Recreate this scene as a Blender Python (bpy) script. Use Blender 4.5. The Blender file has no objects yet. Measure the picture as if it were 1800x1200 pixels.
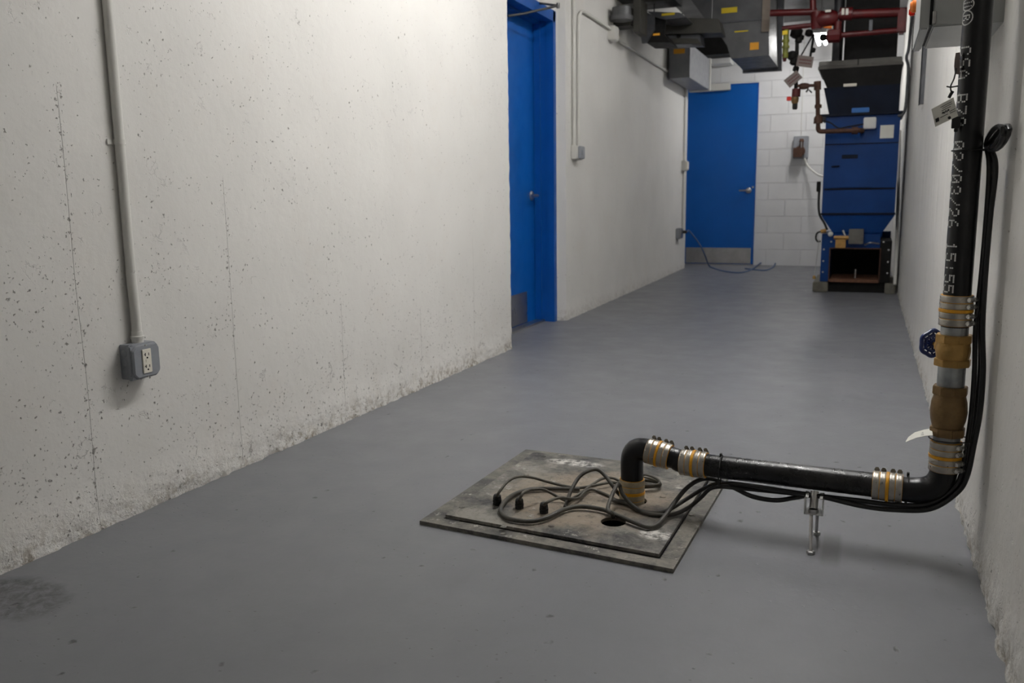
import bpy, math, random
from mathutils import Vector, Matrix, noise
random.seed(7)
C = bpy.context.scene.collection
PI = math.pi
# ------------------------------------------------------------------ camera
F, CX, CY, H = 1508., 900., 600., 0.9
vd = Vector((1020-CX, 9500-CY, F)).normalized(); up = -vd
cv = Vector((1527-CX, 336-CY, F)).normalized()
fw = (cv - up*cv.dot(up)).normalized(); rt = fw.cross(up)
if rt.x < 0: rt = -rt
CAM = Vector((0, 0, H))
def cam2world(c): return Vector((rt.dot(c), fw.dot(c), up.dot(c)))
X_, Y_, Z_ = cam2world(Vector((1,0,0))), cam2world(Vector((0,1,0))), cam2world(Vector((0,0,1)))
cam_d = bpy.data.cameras.new('camera'); cam_d.lens = F/1800*36; cam_d.sensor_width = 36
cam_o = bpy.data.objects.new('camera', cam_d); C.objects.link(cam_o)
cam_o.matrix_world = Matrix.Translation(CAM) @ Matrix((X_, -Y_, -Z_)).transposed().to_4x4()
cam_d.dof.use_dof = True; cam_d.dof.focus_distance = 2.25; cam_d.dof.aperture_fstop = 5.6
bpy.context.scene.camera = cam_o
# photograph point -> place in the room (at a known plane)
def ray(x, y): return cam2world(Vector((x-CX, y-CY, F)))
def atZ(x, y, z=0.): d = ray(x, y); return CAM + d*((z-H)/d.z)
def atX(x, y, X): d = ray(x, y); return CAM + d*(X/d.x)
def atY(x, y, Y): d = ray(x, y); return CAM + d*(Y/d.y)
# ------------------------------------------------------------------ world, exposure, lamps
S = bpy.context.scene
S.view_settings.view_transform = 'Standard'; S.view_settings.look = 'None'
S.view_settings.gamma = 1; S.view_settings.use_curve_mapping = False
S.view_settings.exposure = 0.07
w = bpy.data.worlds.new('world'); S.world = w; w.use_nodes = True
w.node_tree.nodes['Background'].inputs[0].default_value = (0.8, 0.85, 1, 1)
w.node_tree.nodes['Background'].inputs[1].default_value = 0.02
LAMP_NEAR, LAMP_MID, LAMP_FAR, LAMP_FILL = 128, 26, 42, 1.5     # W of the three ceiling lamps and one added unseen fill lamp
CEIL = 2.9
# ------------------------------------------------------------------ materials
class NT:
    def __init__(s, name):
        s.m = bpy.data.materials.new(name); s.m.use_nodes = True
        s.n = s.m.node_tree.nodes; s.l = s.m.node_tree.links
        s.p = s.n['Principled BSDF']; s.co = None
    def new(s, t, **kw):
        n = s.n.new(t)
        for k, v in kw.items(): setattr(n, k, v)
        return n
    def put(s, sock, v):
        if hasattr(v, 'is_linked') or isinstance(v, bpy.types.NodeSocket): s.l.new(v, sock)
        else:
            if isinstance(v, tuple) and len(v) == 3 and sock.type == 'RGBA': v = (*v, 1)
            sock.default_value = v
    def obj(s):
        if s.co is None: s.co = s.new('ShaderNodeTexCoord').outputs['Object']
        return s.co
    def math(s, op, a, b=0., c=0., clamp=False):
        n = s.new('ShaderNodeMath', operation=op); n.use_clamp = clamp
        s.put(n.inputs[0], a); s.put(n.inputs[1], b); s.put(n.inputs[2], c); return n.outputs[0]
    def noise(s, scale, detail=3, rough=.5, co=None, dist=0, color=False):
        n = s.new('ShaderNodeTexNoise'); s.put(n.inputs['Vector'], co or s.obj())
        n.inputs['Scale'].default_value = scale; n.inputs['Detail'].default_value = detail
        n.inputs['Roughness'].default_value = rough; n.inputs['Distortion'].default_value = dist
        return n.outputs['Color' if color else 'Fac']
    def vor(s, scale, co=None, feature='F1'):
        n = s.new('ShaderNodeTexVoronoi', feature=feature); s.put(n.inputs['Vector'], co or s.obj())
        n.inputs['Scale'].default_value = scale; return n
    def ramp(s, v, a, b, lo=0., hi=1.):
        n = s.new('ShaderNodeMapRange'); n.clamp = True; s.put(n.inputs[0], v)
        for i, q in enumerate((a, b, lo, hi)): n.inputs[i+1].default_value = q
        return n.outputs[0]
    def mix(s, f, a, b):
        n = s.new('ShaderNodeMix', data_type='RGBA'); s.put(n.inputs[0], f)
        s.put(n.inputs[6], a); s.put(n.inputs[7], b); return n.outputs[2]
    def sep(s, v):
        n = s.new('ShaderNodeSeparateXYZ'); s.put(n.inputs[0], v); return n.outputs
    def comb(s, x, y, z):
        n = s.new('ShaderNodeCombineXYZ'); s.put(n.inputs[0], x); s.put(n.inputs[1], y); s.put(n.inputs[2], z); return n.outputs[0]
    def vadd(s, a, b, k):
        n = s.new('ShaderNodeVectorMath', operation='MULTIPLY_ADD'); s.put(n.inputs[0], b)
        n.inputs[1].default_value = (k, k, k); s.put(n.inputs[2], a); return n.outputs[0]
    def bump(s, h, dist=.002, strength=1., normal=None):
        n = s.new('ShaderNodeBump'); s.put(n.inputs['Height'], h); n.inputs['Distance'].default_value = dist
        n.inputs['Strength'].default_value = strength
        if normal is not None: s.l.new(normal, n.inputs['Normal'])
        return n.outputs[0]
    def end(s, color=None, rough=None, metal=None, normal=None, spec=None):
        if color is not None: s.put(s.p.inputs['Base Color'], color)
        if rough is not None: s.put(s.p.inputs['Roughness'], rough)
        if metal is not None: s.put(s.p.inputs['Metallic'], metal)
        if spec is not None: s.put(s.p.inputs['Specular IOR Level'], spec)
        if normal is not None: s.l.new(normal, s.p.inputs['Normal'])
        return s.m

def simple(name, col, rough=.5, metal=0., var=.12, scale=18, bump=0., spec=None):
    t = NT(name); f = t.noise(scale, 4, .6)
    dark = tuple(c*(1-var) for c in col); light = tuple(min(1, c*(1+var)) for c in col)
    r = t.ramp(t.noise(scale*2.3, 3), .3, .7, max(0, rough-.07), min(1, rough+.07))
    nb = t.bump(t.noise(scale*5, 3), bump) if bump else None
    return t.end(t.mix(t.ramp(f, .3, .7), dark, light), r, metal, nb, spec)

def wall_paint(name, axis, seams=(), pits=1., col=(.73, .716, .684), base_grime=1., ripple=False, fade=False, rough_bits=True):
    t = NT(name); o = t.obj(); xyz = t.sep(o); u = xyz[axis]; z = xyz[2]
    warp = t.vadd(o, t.noise(70, 4, .7, color=True), .022)
    big = t.noise(2.2, 3); patch = t.ramp(t.noise(5.5, 3, .6), .42, .68)
    seam_near = 0.; line = 0.
    for ys, z0, z1, dens in seams:
        wob = t.math('MULTIPLY_ADD', t.noise(1.7, 1), .03, -.015)
        d = t.math('ABSOLUTE', t.math('ADD', t.math('SUBTRACT', u, ys), wob))
        zr = t.math('MULTIPLY', t.ramp(z, z0, z0+.02), t.ramp(z, z1-.02, z1, 1, 0))
        n = t.math('MULTIPLY', t.math('MULTIPLY', t.ramp(d, .006, .022, 1, 0), zr), dens)
        seam_near = t.math('MAXIMUM', seam_near, n)
        l = t.math('MULTIPLY', t.ramp(d, .0006, .0022, 1, 0), zr); line = t.math('MAXIMUM', line, l)
    low = t.ramp(z, .02, .4, 1, 0)
    if fade: patch = t.math('MULTIPLY', patch, t.math('MULTIPLY', t.ramp(z, .3, 1.3, 1.15, .50), t.ramp(u, 1.2, 3.6, 1.1, .55)))
    pit = 0.
    for sc, keep, rmax in ((34, .90, .22), (72, .86, .27), (150, .85, .34)):
        v = t.vor(sc, warp); rnd = t.sep(v.outputs['Color'])
        prob = t.math('ADD', t.math('MULTIPLY', patch, .17*pits), t.math('MULTIPLY', low, .075*pits))
        prob = t.math('ADD', prob, t.math('MULTIPLY', seam_near, .52))
        prob = t.math('SUBTRACT', prob, .045)
        on = t.math('GREATER_THAN', t.math('ADD', rnd[0], prob), keep+.095)
        rad = t.math('MULTIPLY_ADD', rnd[1], rmax*.7, rmax*.3)
        q = t.ramp(t.math('SUBTRACT', v.outputs['Distance'], rad), -.07, .03, 1, 0)
        pit = t.math('MAXIMUM', pit, t.math('MULTIPLY', q, on))
    c = t.mix(t.ramp(big, .3, .75), tuple(k*.95 for k in col), tuple(min(1, k*1.04) for k in col))
    c = t.mix(t.math('MULTIPLY', t.ramp(t.noise(3.1, 4, .65), .55, .75), .25), c, (col[0]*.93, col[1]*.87, col[2]*.82))
    if rough_bits:
        g = t.math('MULTIPLY', t.ramp(z, .0, .085, 1, 0), t.ramp(t.noise(36, 4, .75), .47, .60))
        g = t.math('MULTIPLY', g, t.ramp(t.noise(4, 2), .35, .6, .25, 1))
        g = t.math('MULTIPLY', g, base_grime)
        c = t.mix(g, c, (.22, .175, .115))
        g2 = t.math('MULTIPLY', t.ramp(z, .0, .3, 1, 0), t.ramp(t.noise(9, 4, .6), .48, .75))
        c = t.mix(t.math('MULTIPLY', g2, .30*base_grime), c, (.56, .51, .42))
    ve = t.vor(30, t.vadd(o, t.noise(26, 4, .7, color=True), .06), 'DISTANCE_TO_EDGE')
    worm = t.math('MULTIPLY', t.ramp(ve.outputs['Distance'], .015, .07, 1, 0), t.math('MULTIPLY', t.ramp(t.noise(12, 4, .65), .60, .68), t.math('MULTIPLY_ADD', low, .6, .4)))
    worm = t.math('MULTIPLY', worm, min(1, pits))
    c = t.mix(t.math('MULTIPLY', worm, .28), c, (.3, .285, .26))
    c = t.mix(t.math('MULTIPLY', pit, .72), c, (.15, .135, .115))
    c = t.mix(t.math('MULTIPLY', line, .18), c, (.2, .19, .17))
    h = t.math('MULTIPLY', pit, -1.)
    h = t.math('MULTIPLY_ADD', worm, -.9, h)
    h = t.math('SUBTRACT', h, t.math('MULTIPLY', line, .4))
    h = t.math('MULTIPLY_ADD', t.noise(24, 5, .62), .45, h)
    h = t.math('MULTIPLY_ADD', t.noise(5, 3, .5), 1.0, h)
    lowr = t.math('MULTIPLY', t.ramp(z, .02, .15, 1, 0), t.noise(34, 5, .68))
    h = t.math('MULTIPLY_ADD', lowr, 2.6, h)
    if ripple:
        rp = t.noise(1, 3, .6, co=t.comb(0., t.math('MULTIPLY', u, 9.), t.math('MULTIPLY', z, .35)))
        h = t.math('MULTIPLY_ADD', t.math('MULTIPLY', rp, t.ramp(u, 2.5, 3., 0, 1)), 7., h)
    return t.end(c, .62, 0, t.bump(h, .0035), .35)

M = {}
M['wall_left'] = wall_paint('painted_concrete_left', 1, ((1.655, -1, 1.2, 1.), (2.255, -1, .98, .45), (2.89, -1, .5, .55), (.95, -1, 2, .6), (3.55,-1,.4,.3), (4.15,-1,.7,.2)), 1.15, fade=True)
M['wall_recess'] = wall_paint('painted_concrete_recess', 1, (), .25, base_grime=.5)
M['wall_right'] = wall_paint('painted_concrete_right', 1, ((1.55, -1, 2, .5),), .7, col=(.67, .655, .622), ripple=True)
M['ceil'] = simple('ceiling_concrete', (.13, .13, .13), .8, var=.3, scale=3, bump=.004)
# floor paint
q0, q1_ = atZ(1462, 940, 0), atZ(1455, 990, 0); FLOOR_PATCH = (q0.x-.022, q0.x+.024, q1_.y, q0.y)  # bounds of a darker soft-edged rectangle in the floor colour, by the pipe stand
t = NT('grey_floor_paint'); o = t.obj(); xyz = t.sep(o)
st = t.comb(t.math('MULTIPLY', xyz[0], 1.), t.math('MULTIPLY', xyz[1], .8), xyz[2])
v = t.vor(26, t.vadd(st, t.noise(30, 3, color=True), .03)); rc = t.sep(v.outputs['Color'])
patch = t.ramp(t.noise(1.6, 3, .6), .42, .7)
on = t.math('GREATER_THAN', t.math('MULTIPLY_ADD', patch, .13, rc[0]), .965)
sp = t.math('MULTIPLY', t.ramp(v.outputs['Distance'], .06, .20, 1, 0), on)
v2 = t.vor(75, t.vadd(t.comb(xyz[0], t.math('MULTIPLY', xyz[1], 1.8), xyz[2]), t.noise(50, 3, color=True), .02)); rc2 = t.sep(v2.outputs['Color'])
on2 = t.math('GREATER_THAN', t.math('MULTIPLY_ADD', t.ramp(t.noise(2.7, 3, .6), .45, .7), .08, rc2[0]), .985)
sp = t.math('MAXIMUM', sp, t.math('MULTIPLY', t.math('MULTIPLY', t.ramp(v2.outputs['Distance'], .1, .3, 1, 0), on2), .8))
sm_d = t.math('SQRT', t.math('ADD', t.math('POWER', t.math('DIVIDE', t.math('ADD', xyz[0], 1.80), .17), 2.), t.math('POWER', t.math('DIVIDE', t.math('SUBTRACT', xyz[1], 1.27), .105), 2.)))
sm = t.ramp(t.math('MULTIPLY_ADD', t.noise(14, 4, .6), .6, sm_d), 1.05, 1.4, 1, 0)
sm = t.math('MULTIPLY', sm, t.ramp(t.noise(26, 5, .75, dist=.6), .40, .6, .15, 1))
c = t.mix(t.ramp(t.noise(1.1, 4, .6), .3, .7), (.163, .167, .180), (.190, .194, .207))
c = t.mix(t.math('MULTIPLY', t.ramp(t.noise(260, 2), .6, .75), .12), c, (.10, .10, .10))
c = t.mix(t.math('MULTIPLY', t.ramp(t.noise(5, 4, .7), .6, .8), .25), c, (.14, .14, .142))
c = t.mix(t.math('MULTIPLY', sp, .75), c, (.05, .05, .05))
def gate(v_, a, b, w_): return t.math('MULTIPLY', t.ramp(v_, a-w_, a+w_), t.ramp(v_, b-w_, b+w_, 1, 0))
pq = t.math('MULTIPLY', gate(xyz[0], FLOOR_PATCH[0], FLOOR_PATCH[1], .006), gate(xyz[1], FLOOR_PATCH[2], FLOOR_PATCH[3], .025))
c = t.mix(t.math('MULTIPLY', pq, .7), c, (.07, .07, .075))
c = t.mix(t.math('MULTIPLY', sm, .85), c, (.05, .05, .052))
h = t.math('MULTIPLY_ADD', t.noise(45, 4, .6), .35, t.math('MULTIPLY', t.noise(9, 3), .6))
h = t.math('SUBTRACT', h, sp)
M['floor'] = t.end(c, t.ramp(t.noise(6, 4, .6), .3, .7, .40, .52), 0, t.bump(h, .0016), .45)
# block wall
t = NT('painted_block_wall'); o = t.obj(); xyz = t.sep(o)
b = t.new('ShaderNodeTexBrick'); t.put(b.inputs['Vector'], t.comb(t.math('ADD', xyz[0], .13), t.math('ADD', xyz[2], .01), 0.))
b.inputs['Scale'].default_value = 1; b.inputs['Brick Width'].default_value = .41; b.inputs['Row Height'].default_value = .205
b.inputs['Mortar Size'].default_value = .006; b.inputs['Mortar Smooth'].default_value = .6
fac = b.outputs['Fac']
c = t.mix(t.ramp(t.noise(4, 3), .3, .7), (.70, .70, .705), (.76, .76, .765)); c = t.mix(t.math('MULTIPLY', fac, .12), c, (.45, .45, .46))
M['block'] = t.end(c, .6, 0, t.bump(t.math('SUBTRACT', t.math('MULTIPLY', t.noise(70, 3), .15), fac), .004), .35)
M['door'] = simple('blue_door_paint', (.0010, .092, .385), .42, var=.05, scale=3, bump=.0004, spec=.3)
M['frame'] = simple('blue_frame_paint', (.0015, .075, .33), .42, var=.08, scale=4, bump=.0004, spec=.3)
M['steel'] = simple('brushed_steel', (.48, .47, .46), .34, 1., var=.12, scale=9)
M['darksteel'] = simple('dark_steel', (.12, .12, .12), .45, .7, var=.2)
M['galv'] = simple('galvanised_sheet', (.10, .103, .112), .46, .6, var=.16, scale=14)
M['galvduct'] = simple('galvanised_duct_sheet', (.105, .106, .11), .5, .4, var=.2, scale=7)
M['olive'] = simple('dusty_painted_metal', (.045, .043, .036), .6, .2, var=.15, scale=5)
M['conduit'] = simple('painted_conduit', (.66, .65, .61), .5, var=.04, scale=8, bump=.0006)
M['greybox'] = simple('grey_box_paint', (.27, .285, .31), .45, var=.06, scale=30)
M['ivory'] = simple('ivory_plastic', (.80, .76, .66), .4, var=.03)
M['black'] = simple('black_hole', (.004, .004, .004), .9)
M['brass'] = simple('cast_brass', (.42, .25, .075), .42, .55, var=.15, scale=30, bump=.0006)
M['bronze'] = simple('aged_bronze', (.205, .125, .05), .48, .5, var=.2, scale=25, bump=.0008)
M['gasket'] = simple('orange_gasket', (.78, .37, .015), .4, var=.12, scale=60)
M['band'] = simple('clamp_band_steel', (.44, .41, .36), .33, .85, var=.15, scale=40)
M['screw'] = simple('clamp_screw_steel', (.72, .70, .66), .3, .9, var=.1, scale=60)
M['dark_screw'] = simple('tarnished_screw', (.10, .085, .06), .5, .6, var=.3, scale=60)
M['dirtyband'] = simple('stained_coupling_steel', (.42, .36, .25), .6, .3, var=.3, scale=25)
M['zinc'] = simple('zinc_nipple', (.36, .38, .39), .42, .6, var=.25, scale=22)
t = NT('black_cable'); xyz = t.sep(t.obj())
dz = t.math('MULTIPLY', t.ramp(xyz[0], -.50, -.38, 1, 0), t.ramp(t.noise(22, 4, .7), .3, .65, .35, 1))
M['cable'] = t.end(t.mix(dz, (.011, .011, .011), (.085, .078, .064)), t.ramp(dz, 0, 1, .36, .7), 0, None, .5)
M['dustcable'] = simple('dusty_cable', (.085, .078, .062), .65, var=.4, scale=25)
M['bluewheel'] = simple('blue_valve_wheel', (.012, .03, .16), .4, var=.1)
M['paper'] = simple('white_tag_paper', (.74, .73, .66), .7, var=.04)
M['pinkpaper'] = simple('faded_tag_paper', (.20, .165, .15), .7, var=.1)
M['ink'] = simple('black_ink', (.02, .02, .02), .6)
M['redink'] = simple('red_ink', (.11, .02, .02), .6)
M['print'] = simple('white_print', (.68, .68, .66), .7, var=.15, scale=90)
M['cab'] = simple('cabinet_paint', (.43, .44, .43), .42, var=.03, scale=4)
M['rubber'] = simple('black_rubber', (.01, .01, .01), .6)
M['redpipe'] = simple('red_pipe_paint', (.085, .003, .004), .42, var=.25, scale=12)
M['red'] = simple('bright_red_plastic', (.75, .02, .01), .35, var=.05)
M['orange'] = simple('orange_plastic', (.85, .22, .02), .35, var=.05)
M['yellow'] = simple('yellow_sticker', (.75, .55, .02), .6, var=.05)
M['osticker'] = simple('orange_sticker', (.80, .36, .02), .6, var=.05)
M['machblue'] = simple('machine_blue_enamel', (.0008, .037, .175), .42, var=.12, scale=4, bump=.0006, spec=.25)
M['machdark'] = simple('dark_navy_enamel', (.002, .006, .018), .55, var=.3, scale=5, spec=.2)
M['machlight'] = simple('light_blue_enamel', (.01, .14, .46), .4, var=.08)
M['rust'] = simple('rusty_iron', (.075, .032, .018), .65, .2, var=.35, scale=30, bump=.001)
M['rustlip'] = simple('rusty_lip', (.17, .075, .04), .7, .1, var=.35, scale=30)
M['hood'] = simple('dull_hood_sheet', (.13, .125, .112), .5, .3, var=.25, scale=8)
M['pad'] = simple('concrete_pad', (.16, .15, .12), .85, var=.25, scale=14, bump=.002)
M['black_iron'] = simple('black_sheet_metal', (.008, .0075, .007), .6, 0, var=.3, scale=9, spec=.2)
M['green'] = simple('dull_green_paint', (.16, .17, .02), .5, var=.25)
M['bluecord'] = simple('blue_cord', (.05, .10, .22), .5)
M['whiteplastic'] = simple('white_plastic', (.72, .72, .70), .45, var=.04)
# pipe black with dust and flakes
t = NT('black_pipe_coating'); xyz = t.sep(t.obj())
fl = t.math('GREATER_THAN', t.noise(75, 5, .75), .665)
c = t.mix(t.ramp(t.noise(9, 4, .6), .35, .7), (.008, .008, .009), (.018, .017, .016))
c = t.mix(t.math('MULTIPLY', fl, .5), c, (.10, .10, .10))
M['pipe'] = t.end(c, t.ramp(t.noise(35, 4, .7), .35, .65, .2, .42), 0, t.bump(t.noise(40, 5, .7), .0012), .4)
t = NT('smooth_black_pipe')
M['pipe_clean'] = t.end(t.mix(t.ramp(t.noise(20, 4), .3, .7), (.008, .008, .009), (.012, .012, .013)), .3, 0, t.bump(t.noise(90, 3), .0004), .35)
# hatch steel
t = NT('stained_hatch_steel'); o = t.obj(); xyz = t.sep(o)
c = t.mix(t.ramp(t.noise(7, 6, .7, dist=.5), .36, .62), (.032, .033, .034), (.25, .235, .205))
d = t.math('SQRT', t.math('ADD', t.math('POWER', t.math('ADD', xyz[0], .73), 2.), t.math('POWER', t.math('SUBTRACT', xyz[1], 2.30), 2.)))
brown = t.ramp(t.math('MULTIPLY_ADD', t.noise(6, 4, .6), .35, d), .36, .46, 1, 0)
c = t.mix(t.math('MULTIPLY', brown, .7), c, (.31, .25, .185))
c = t.mix(t.math('MULTIPLY', t.ramp(t.noise(38, 6, .75), .52, .62), .5), c, (.04, .04, .038))
wsp = t.math('MULTIPLY', t.ramp(t.noise(24, 6, .8), .585, .65), t.ramp(t.noise(3.1, 2), .45, .6))
c = t.mix(t.math('MULTIPLY', wsp, .8), c, (.5, .48, .43))
def blob(px, py, rx, ry):
    e = t.math('ADD', t.math('POWER', t.math('DIVIDE', t.math('SUBTRACT', xyz[0], px), rx), 2.), t.math('POWER', t.math('DIVIDE', t.math('SUBTRACT', xyz[1], py), ry), 2.))
    return t.math('MULTIPLY', t.ramp(e, .4, 1.2, 1, 0), t.ramp(t.noise(45, 5, .7), .42, .56))
wb = t.math('MAXIMUM', t.math('MAXIMUM', blob(-.47, 2.11, .05, .035), blob(-.86, 2.62, .10, .035)), blob(-1.07, 2.00, .04, .012))
c = t.mix(wb, c, (.62, .60, .56))
M['hatch'] = t.end(c, t.ramp(t.noise(22, 5, .7), .3, .7, .45, .8), .1, t.bump(t.noise(50, 5, .7), .0018), .4)
t = NT('stained_frame_steel')
c = t.mix(t.ramp(t.noise(9, 6, .7, dist=.5), .36, .60), (.06, .06, .057), (.22, .205, .175))
c = t.mix(t.math('MULTIPLY', t.ramp(t.noise(45, 6, .75), .52, .62), .55), c, (.05, .05, .047))
c = t.mix(t.math('MULTIPLY', t.ramp(t.noise(30, 6, .8), .60, .66), .7), c, (.55, .53, .48))
M['hatchframe'] = t.end(c, .7, .05, t.bump(t.noise(50, 5, .7), .0018), .4)
M['pump'] = simple('brown_pump_plate', (.24, .185, .13), .7, 0, var=.2, scale=12, bump=.001)
def emitter(name, col, strength):
    m = bpy.data.materials.new(name); m.use_nodes = True; n = m.node_tree
    p = n.nodes['Principled BSDF']; p.inputs['Base Color'].default_value = (.9, .9, .9, 1)
    p.inputs['Emission Color'].default_value = (*col, 1); p.inputs['Emission Strength'].default_value = strength
    return m
# ------------------------------------------------------------------ mesh helpers
class MB:
    def __init__(s): s.v = []; s.f = []
    def add(s, vs, fs):
        k = len(s.v); s.v += [Vector(p) for p in vs]; s.f += [tuple(i+k for i in f) for f in fs]; return s
    def box(s, x0, x1, y0, y1, z0, z1, mat=None):
        vs = [Vector((x, y, z)) for z in (z0, z1) for y in (y0, y1) for x in (x0, x1)]
        if mat: vs = [mat @ p for p in vs]
        return s.add(vs, [(0,2,3,1), (4,5,7,6), (0,1,5,4), (2,6,7,3), (0,4,6,2), (1,3,7,5)])
    def prism(s, poly, d):           # poly: 3D points, d: extrusion vector
        n = len(poly); a = [Vector(p) for p in poly]; b = [p + Vector(d) for p in a]
        return s.add(a+b, [tuple(range(n)), tuple(range(2*n-1, n-1, -1))] + [(i, i+n, (i+1) % n+n, (i+1) % n) for i in range(n)])
    def loft(s, r0, r1):             # two rings with the same count, capped
        n = len(r0)
        return s.add(list(r0)+list(r1), [tuple(range(n)), tuple(range(2*n-1, n-1, -1))] + [(i, i+n, (i+1) % n+n, (i+1) % n) for i in range(n)])
    def lathe(s, prof, c, axis, n=32, ref=None):   # prof: (dist along axis, radius)
        ax = Vector(axis).normalized(); r = Vector(ref) if ref else (Vector((1,0,0)) if abs(ax.x) < .9 else Vector((0,1,0)))
        u = (r - ax*r.dot(ax)).normalized(); v = ax.cross(u); c = Vector(c); vs = []; fs = []
        for d, rad in prof:
            for i in range(n):
                a = 2*PI*i/n; vs.append(c + ax*d + (u*math.cos(a) + v*math.sin(a))*rad)
        m = len(prof)
        for j in range(m-1):
            for i in range(n): fs.append((j*n+i, j*n+(i+1) % n, (j+1)*n+(i+1) % n, (j+1)*n+i))
        fs.append(tuple(range(n-1, -1, -1))); fs.append(tuple((m-1)*n+i for i in range(n)))
        return s.add(vs, fs)
    def cyl(s, a, b, r, r2=None, n=20):
        a, b = Vector(a), Vector(b); L = (b-a).length
        return s.lathe([(0, r), (L, r2 if r2 is not None else r)], a, b-a, n)
    def tube(s, pts, r, n=12, rf=None):
        pts = [Vector(p) for p in pts]; m = len(pts); vs = []; fs = []
        T = [(pts[min(i+1, m-1)] - pts[max(i-1, 0)]).normalized() for i in range(m)]
        u = Vector((0,0,1)) if abs(T[0].z) < .9 else Vector((1,0,0))
        for i in range(m):
            u = (u - T[i]*u.dot(T[i])).normalized(); v = T[i].cross(u)
            rr = rf(i/(m-1)) if rf else r
            for k in range(n):
                a = 2*PI*k/n; vs.append(pts[i] + (u*math.cos(a) + v*math.sin(a))*rr)
        for j in range(m-1):
            for k in range(n): fs.append((j*n+k, j*n+(k+1) % n, (j+1)*n+(k+1) % n, (j+1)*n+k))
        fs.append(tuple(range(n-1, -1, -1))); fs.append(tuple((m-1)*n+i for i in range(n)))
        return s.add(vs, fs)
    def build(s, name, mat, parent=None, smooth=True, bevel=0., angle=40):
        me = bpy.data.meshes.new(name); me.from_pydata([tuple(p) for p in s.v], [], s.f)
        me.validate(); me.materials.append(M[mat] if isinstance(mat, str) else mat)
        import bmesh
        bm = bmesh.new(); bm.from_mesh(me); bmesh.ops.recalc_face_normals(bm, faces=bm.faces)
        if bevel:
            ed = [e for e in bm.edges if len(e.link_faces) == 2 and e.calc_face_angle(0) > .6]
            bmesh.ops.bevel(bm, geom=ed, offset=bevel, segments=2, affect='EDGES', clamp_overlap=True)
        bm.to_mesh(me); bm.free()
        if smooth:
            me.polygons.foreach_set('use_smooth', [True]*len(me.polygons)); me.set_sharp_from_angle(angle=math.radians(angle))
        o = bpy.data.objects.new(name, me); C.objects.link(o)
        if parent is not None:
            o.parent = parent; o.matrix_parent_inverse = Matrix.Translation(-parent.location) if parent.type == 'EMPTY' and parent.parent is None else Matrix()
        return o
def smooth_path(pts, k=8):
    P = [Vector(p) for p in pts]; P = [P[0]*2-P[1]] + P + [P[-1]*2-P[-2]]; out = []
    for i in range(1, len(P)-2):
        a, b, c, d = P[i-1:i+3]
        for j in range(k):
            t = j/k; out.append(.5*((2*b) + (c-a)*t + (2*a-5*b+4*c-d)*t*t + (3*b-a-3*c+d)*t**3))
    out.append(P[-2]); return out
def tag(o, label=None, cat=None, group=None, kind=None):
    if label: o['label'] = label
    if cat: o['category'] = cat
    if group: o['group'] = group
    if kind: o['kind'] = kind
    return o
def thing(name, label, cat, loc=(0,0,0), group=None):
    o = bpy.data.objects.new(name, None); C.objects.link(o); o.location = loc; o.empty_display_size = .05
    return tag(o, label, cat, group)
def struct(name, mb, mat, parent=None, **kw):
    o = mb.build(name, mat, parent, **kw)
    if parent is None: o['kind'] = 'structure'
    return o
# ------------------------------------------------------------------ the corridor
def fbm(p, n=3): return noise.fractal(p, 1.0, 2.0, n)
def wall_mesh(path, seed, zmax=CEIL, du=.016, rough=.015, edge_rough=0., groove=None):
    """painted concrete skin over a plan polyline, ragged towards its foot"""
    P = [Vector((*p, 0)) for p in path]; us = []
    for i in range(len(P)-1):
        L = (P[i+1]-P[i]).length; k = max(1, int(L/du)); d = (P[i+1]-P[i]).normalized()
        nrm = Vector((d.y, -d.x, 0))
        for j in range(k + (1 if i == len(P)-2 else 0)):
            corner = 1. if (j == 0 and i > 0) else 0.
            us.append((P[i].lerp(P[i+1], j/k), nrm, corner, min(j, k-j)*L/k))
    zs = [i*.010 for i in range(16)] + [.16 + i*.03 for i in range(int((zmax-.16)/.03)+1)] + [zmax]
    vs = []; fs = []; n = len(us)
    for z in zs:
        for p, nr, cn, de in us:
            q = Vector((p.x, p.y, z)) + Vector((seed, 0, 0))
            a = fbm(q*1.3)*.0015
            lowf = max(0, 1 - z/.14)
            if lowf: a += lowf*(fbm(q*14)*.5 + fbm(q*40, 2)*.35 + .35)*rough
            if edge_rough and de < .03: a += fbm(q*22)*edge_rough*(1-de/.03)
            if groove:
                g0, wd, dp = groove; dy = p.y - g0 + fbm(Vector((seed, 0, z*2)))*.006
                a -= dp*math.exp(-(dy/wd)**2); a += dp*.35*(1/(1+math.exp(-dy/wd*1.5)))
            vs.append(Vector((p.x, p.y, z)) + nr*a)
    for j in range(len(zs)-1):
        for i in range(n-1): fs.append((j*n+i, j*n+i+1, (j+1)*n+i+1, (j+1)*n+i))
    return MB().add(vs, fs)
# floor with a pit opening under the hatch
PX0, PX1, PY0, PY1 = -1.02, -.45, 2.06, 2.64
f = MB()
xs = [-2.4, PX0, PX1, .45]; ys = [-1.6, PY0, PY1, 11.5]
vs = [(x, y, 0) for y in ys for x in xs]
f.add(vs, [(j*4+i, j*4+i+1, j*4+i+5, j*4+i+4) for j in range(3) for i in range(3) if not (i == 1 and j == 1)])
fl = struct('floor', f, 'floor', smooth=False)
m = MB(); 
m.add([(PX0,PY0,0),(PX1,PY0,0),(PX1,PY1,0),(PX0,PY1,0),(PX0,PY0,-.9),(PX1,PY0,-.9),(PX1,PY1,-.9),(PX0,PY1,-.9)], [(0,1,5,4),(1,2,6,5),(2,3,7,6),(3,0,4,7),(4,5,6,7)])
M['pit'] = simple('dark_pit_concrete', (.006, .006, .005), .9)
struct('sump_pit', m, 'pit', smooth=False)
struct('ceiling', MB().box(-2.4, .45, -1.6, 11.5, CEIL, CEIL+.1), 'ceil', smooth=False)
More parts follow.
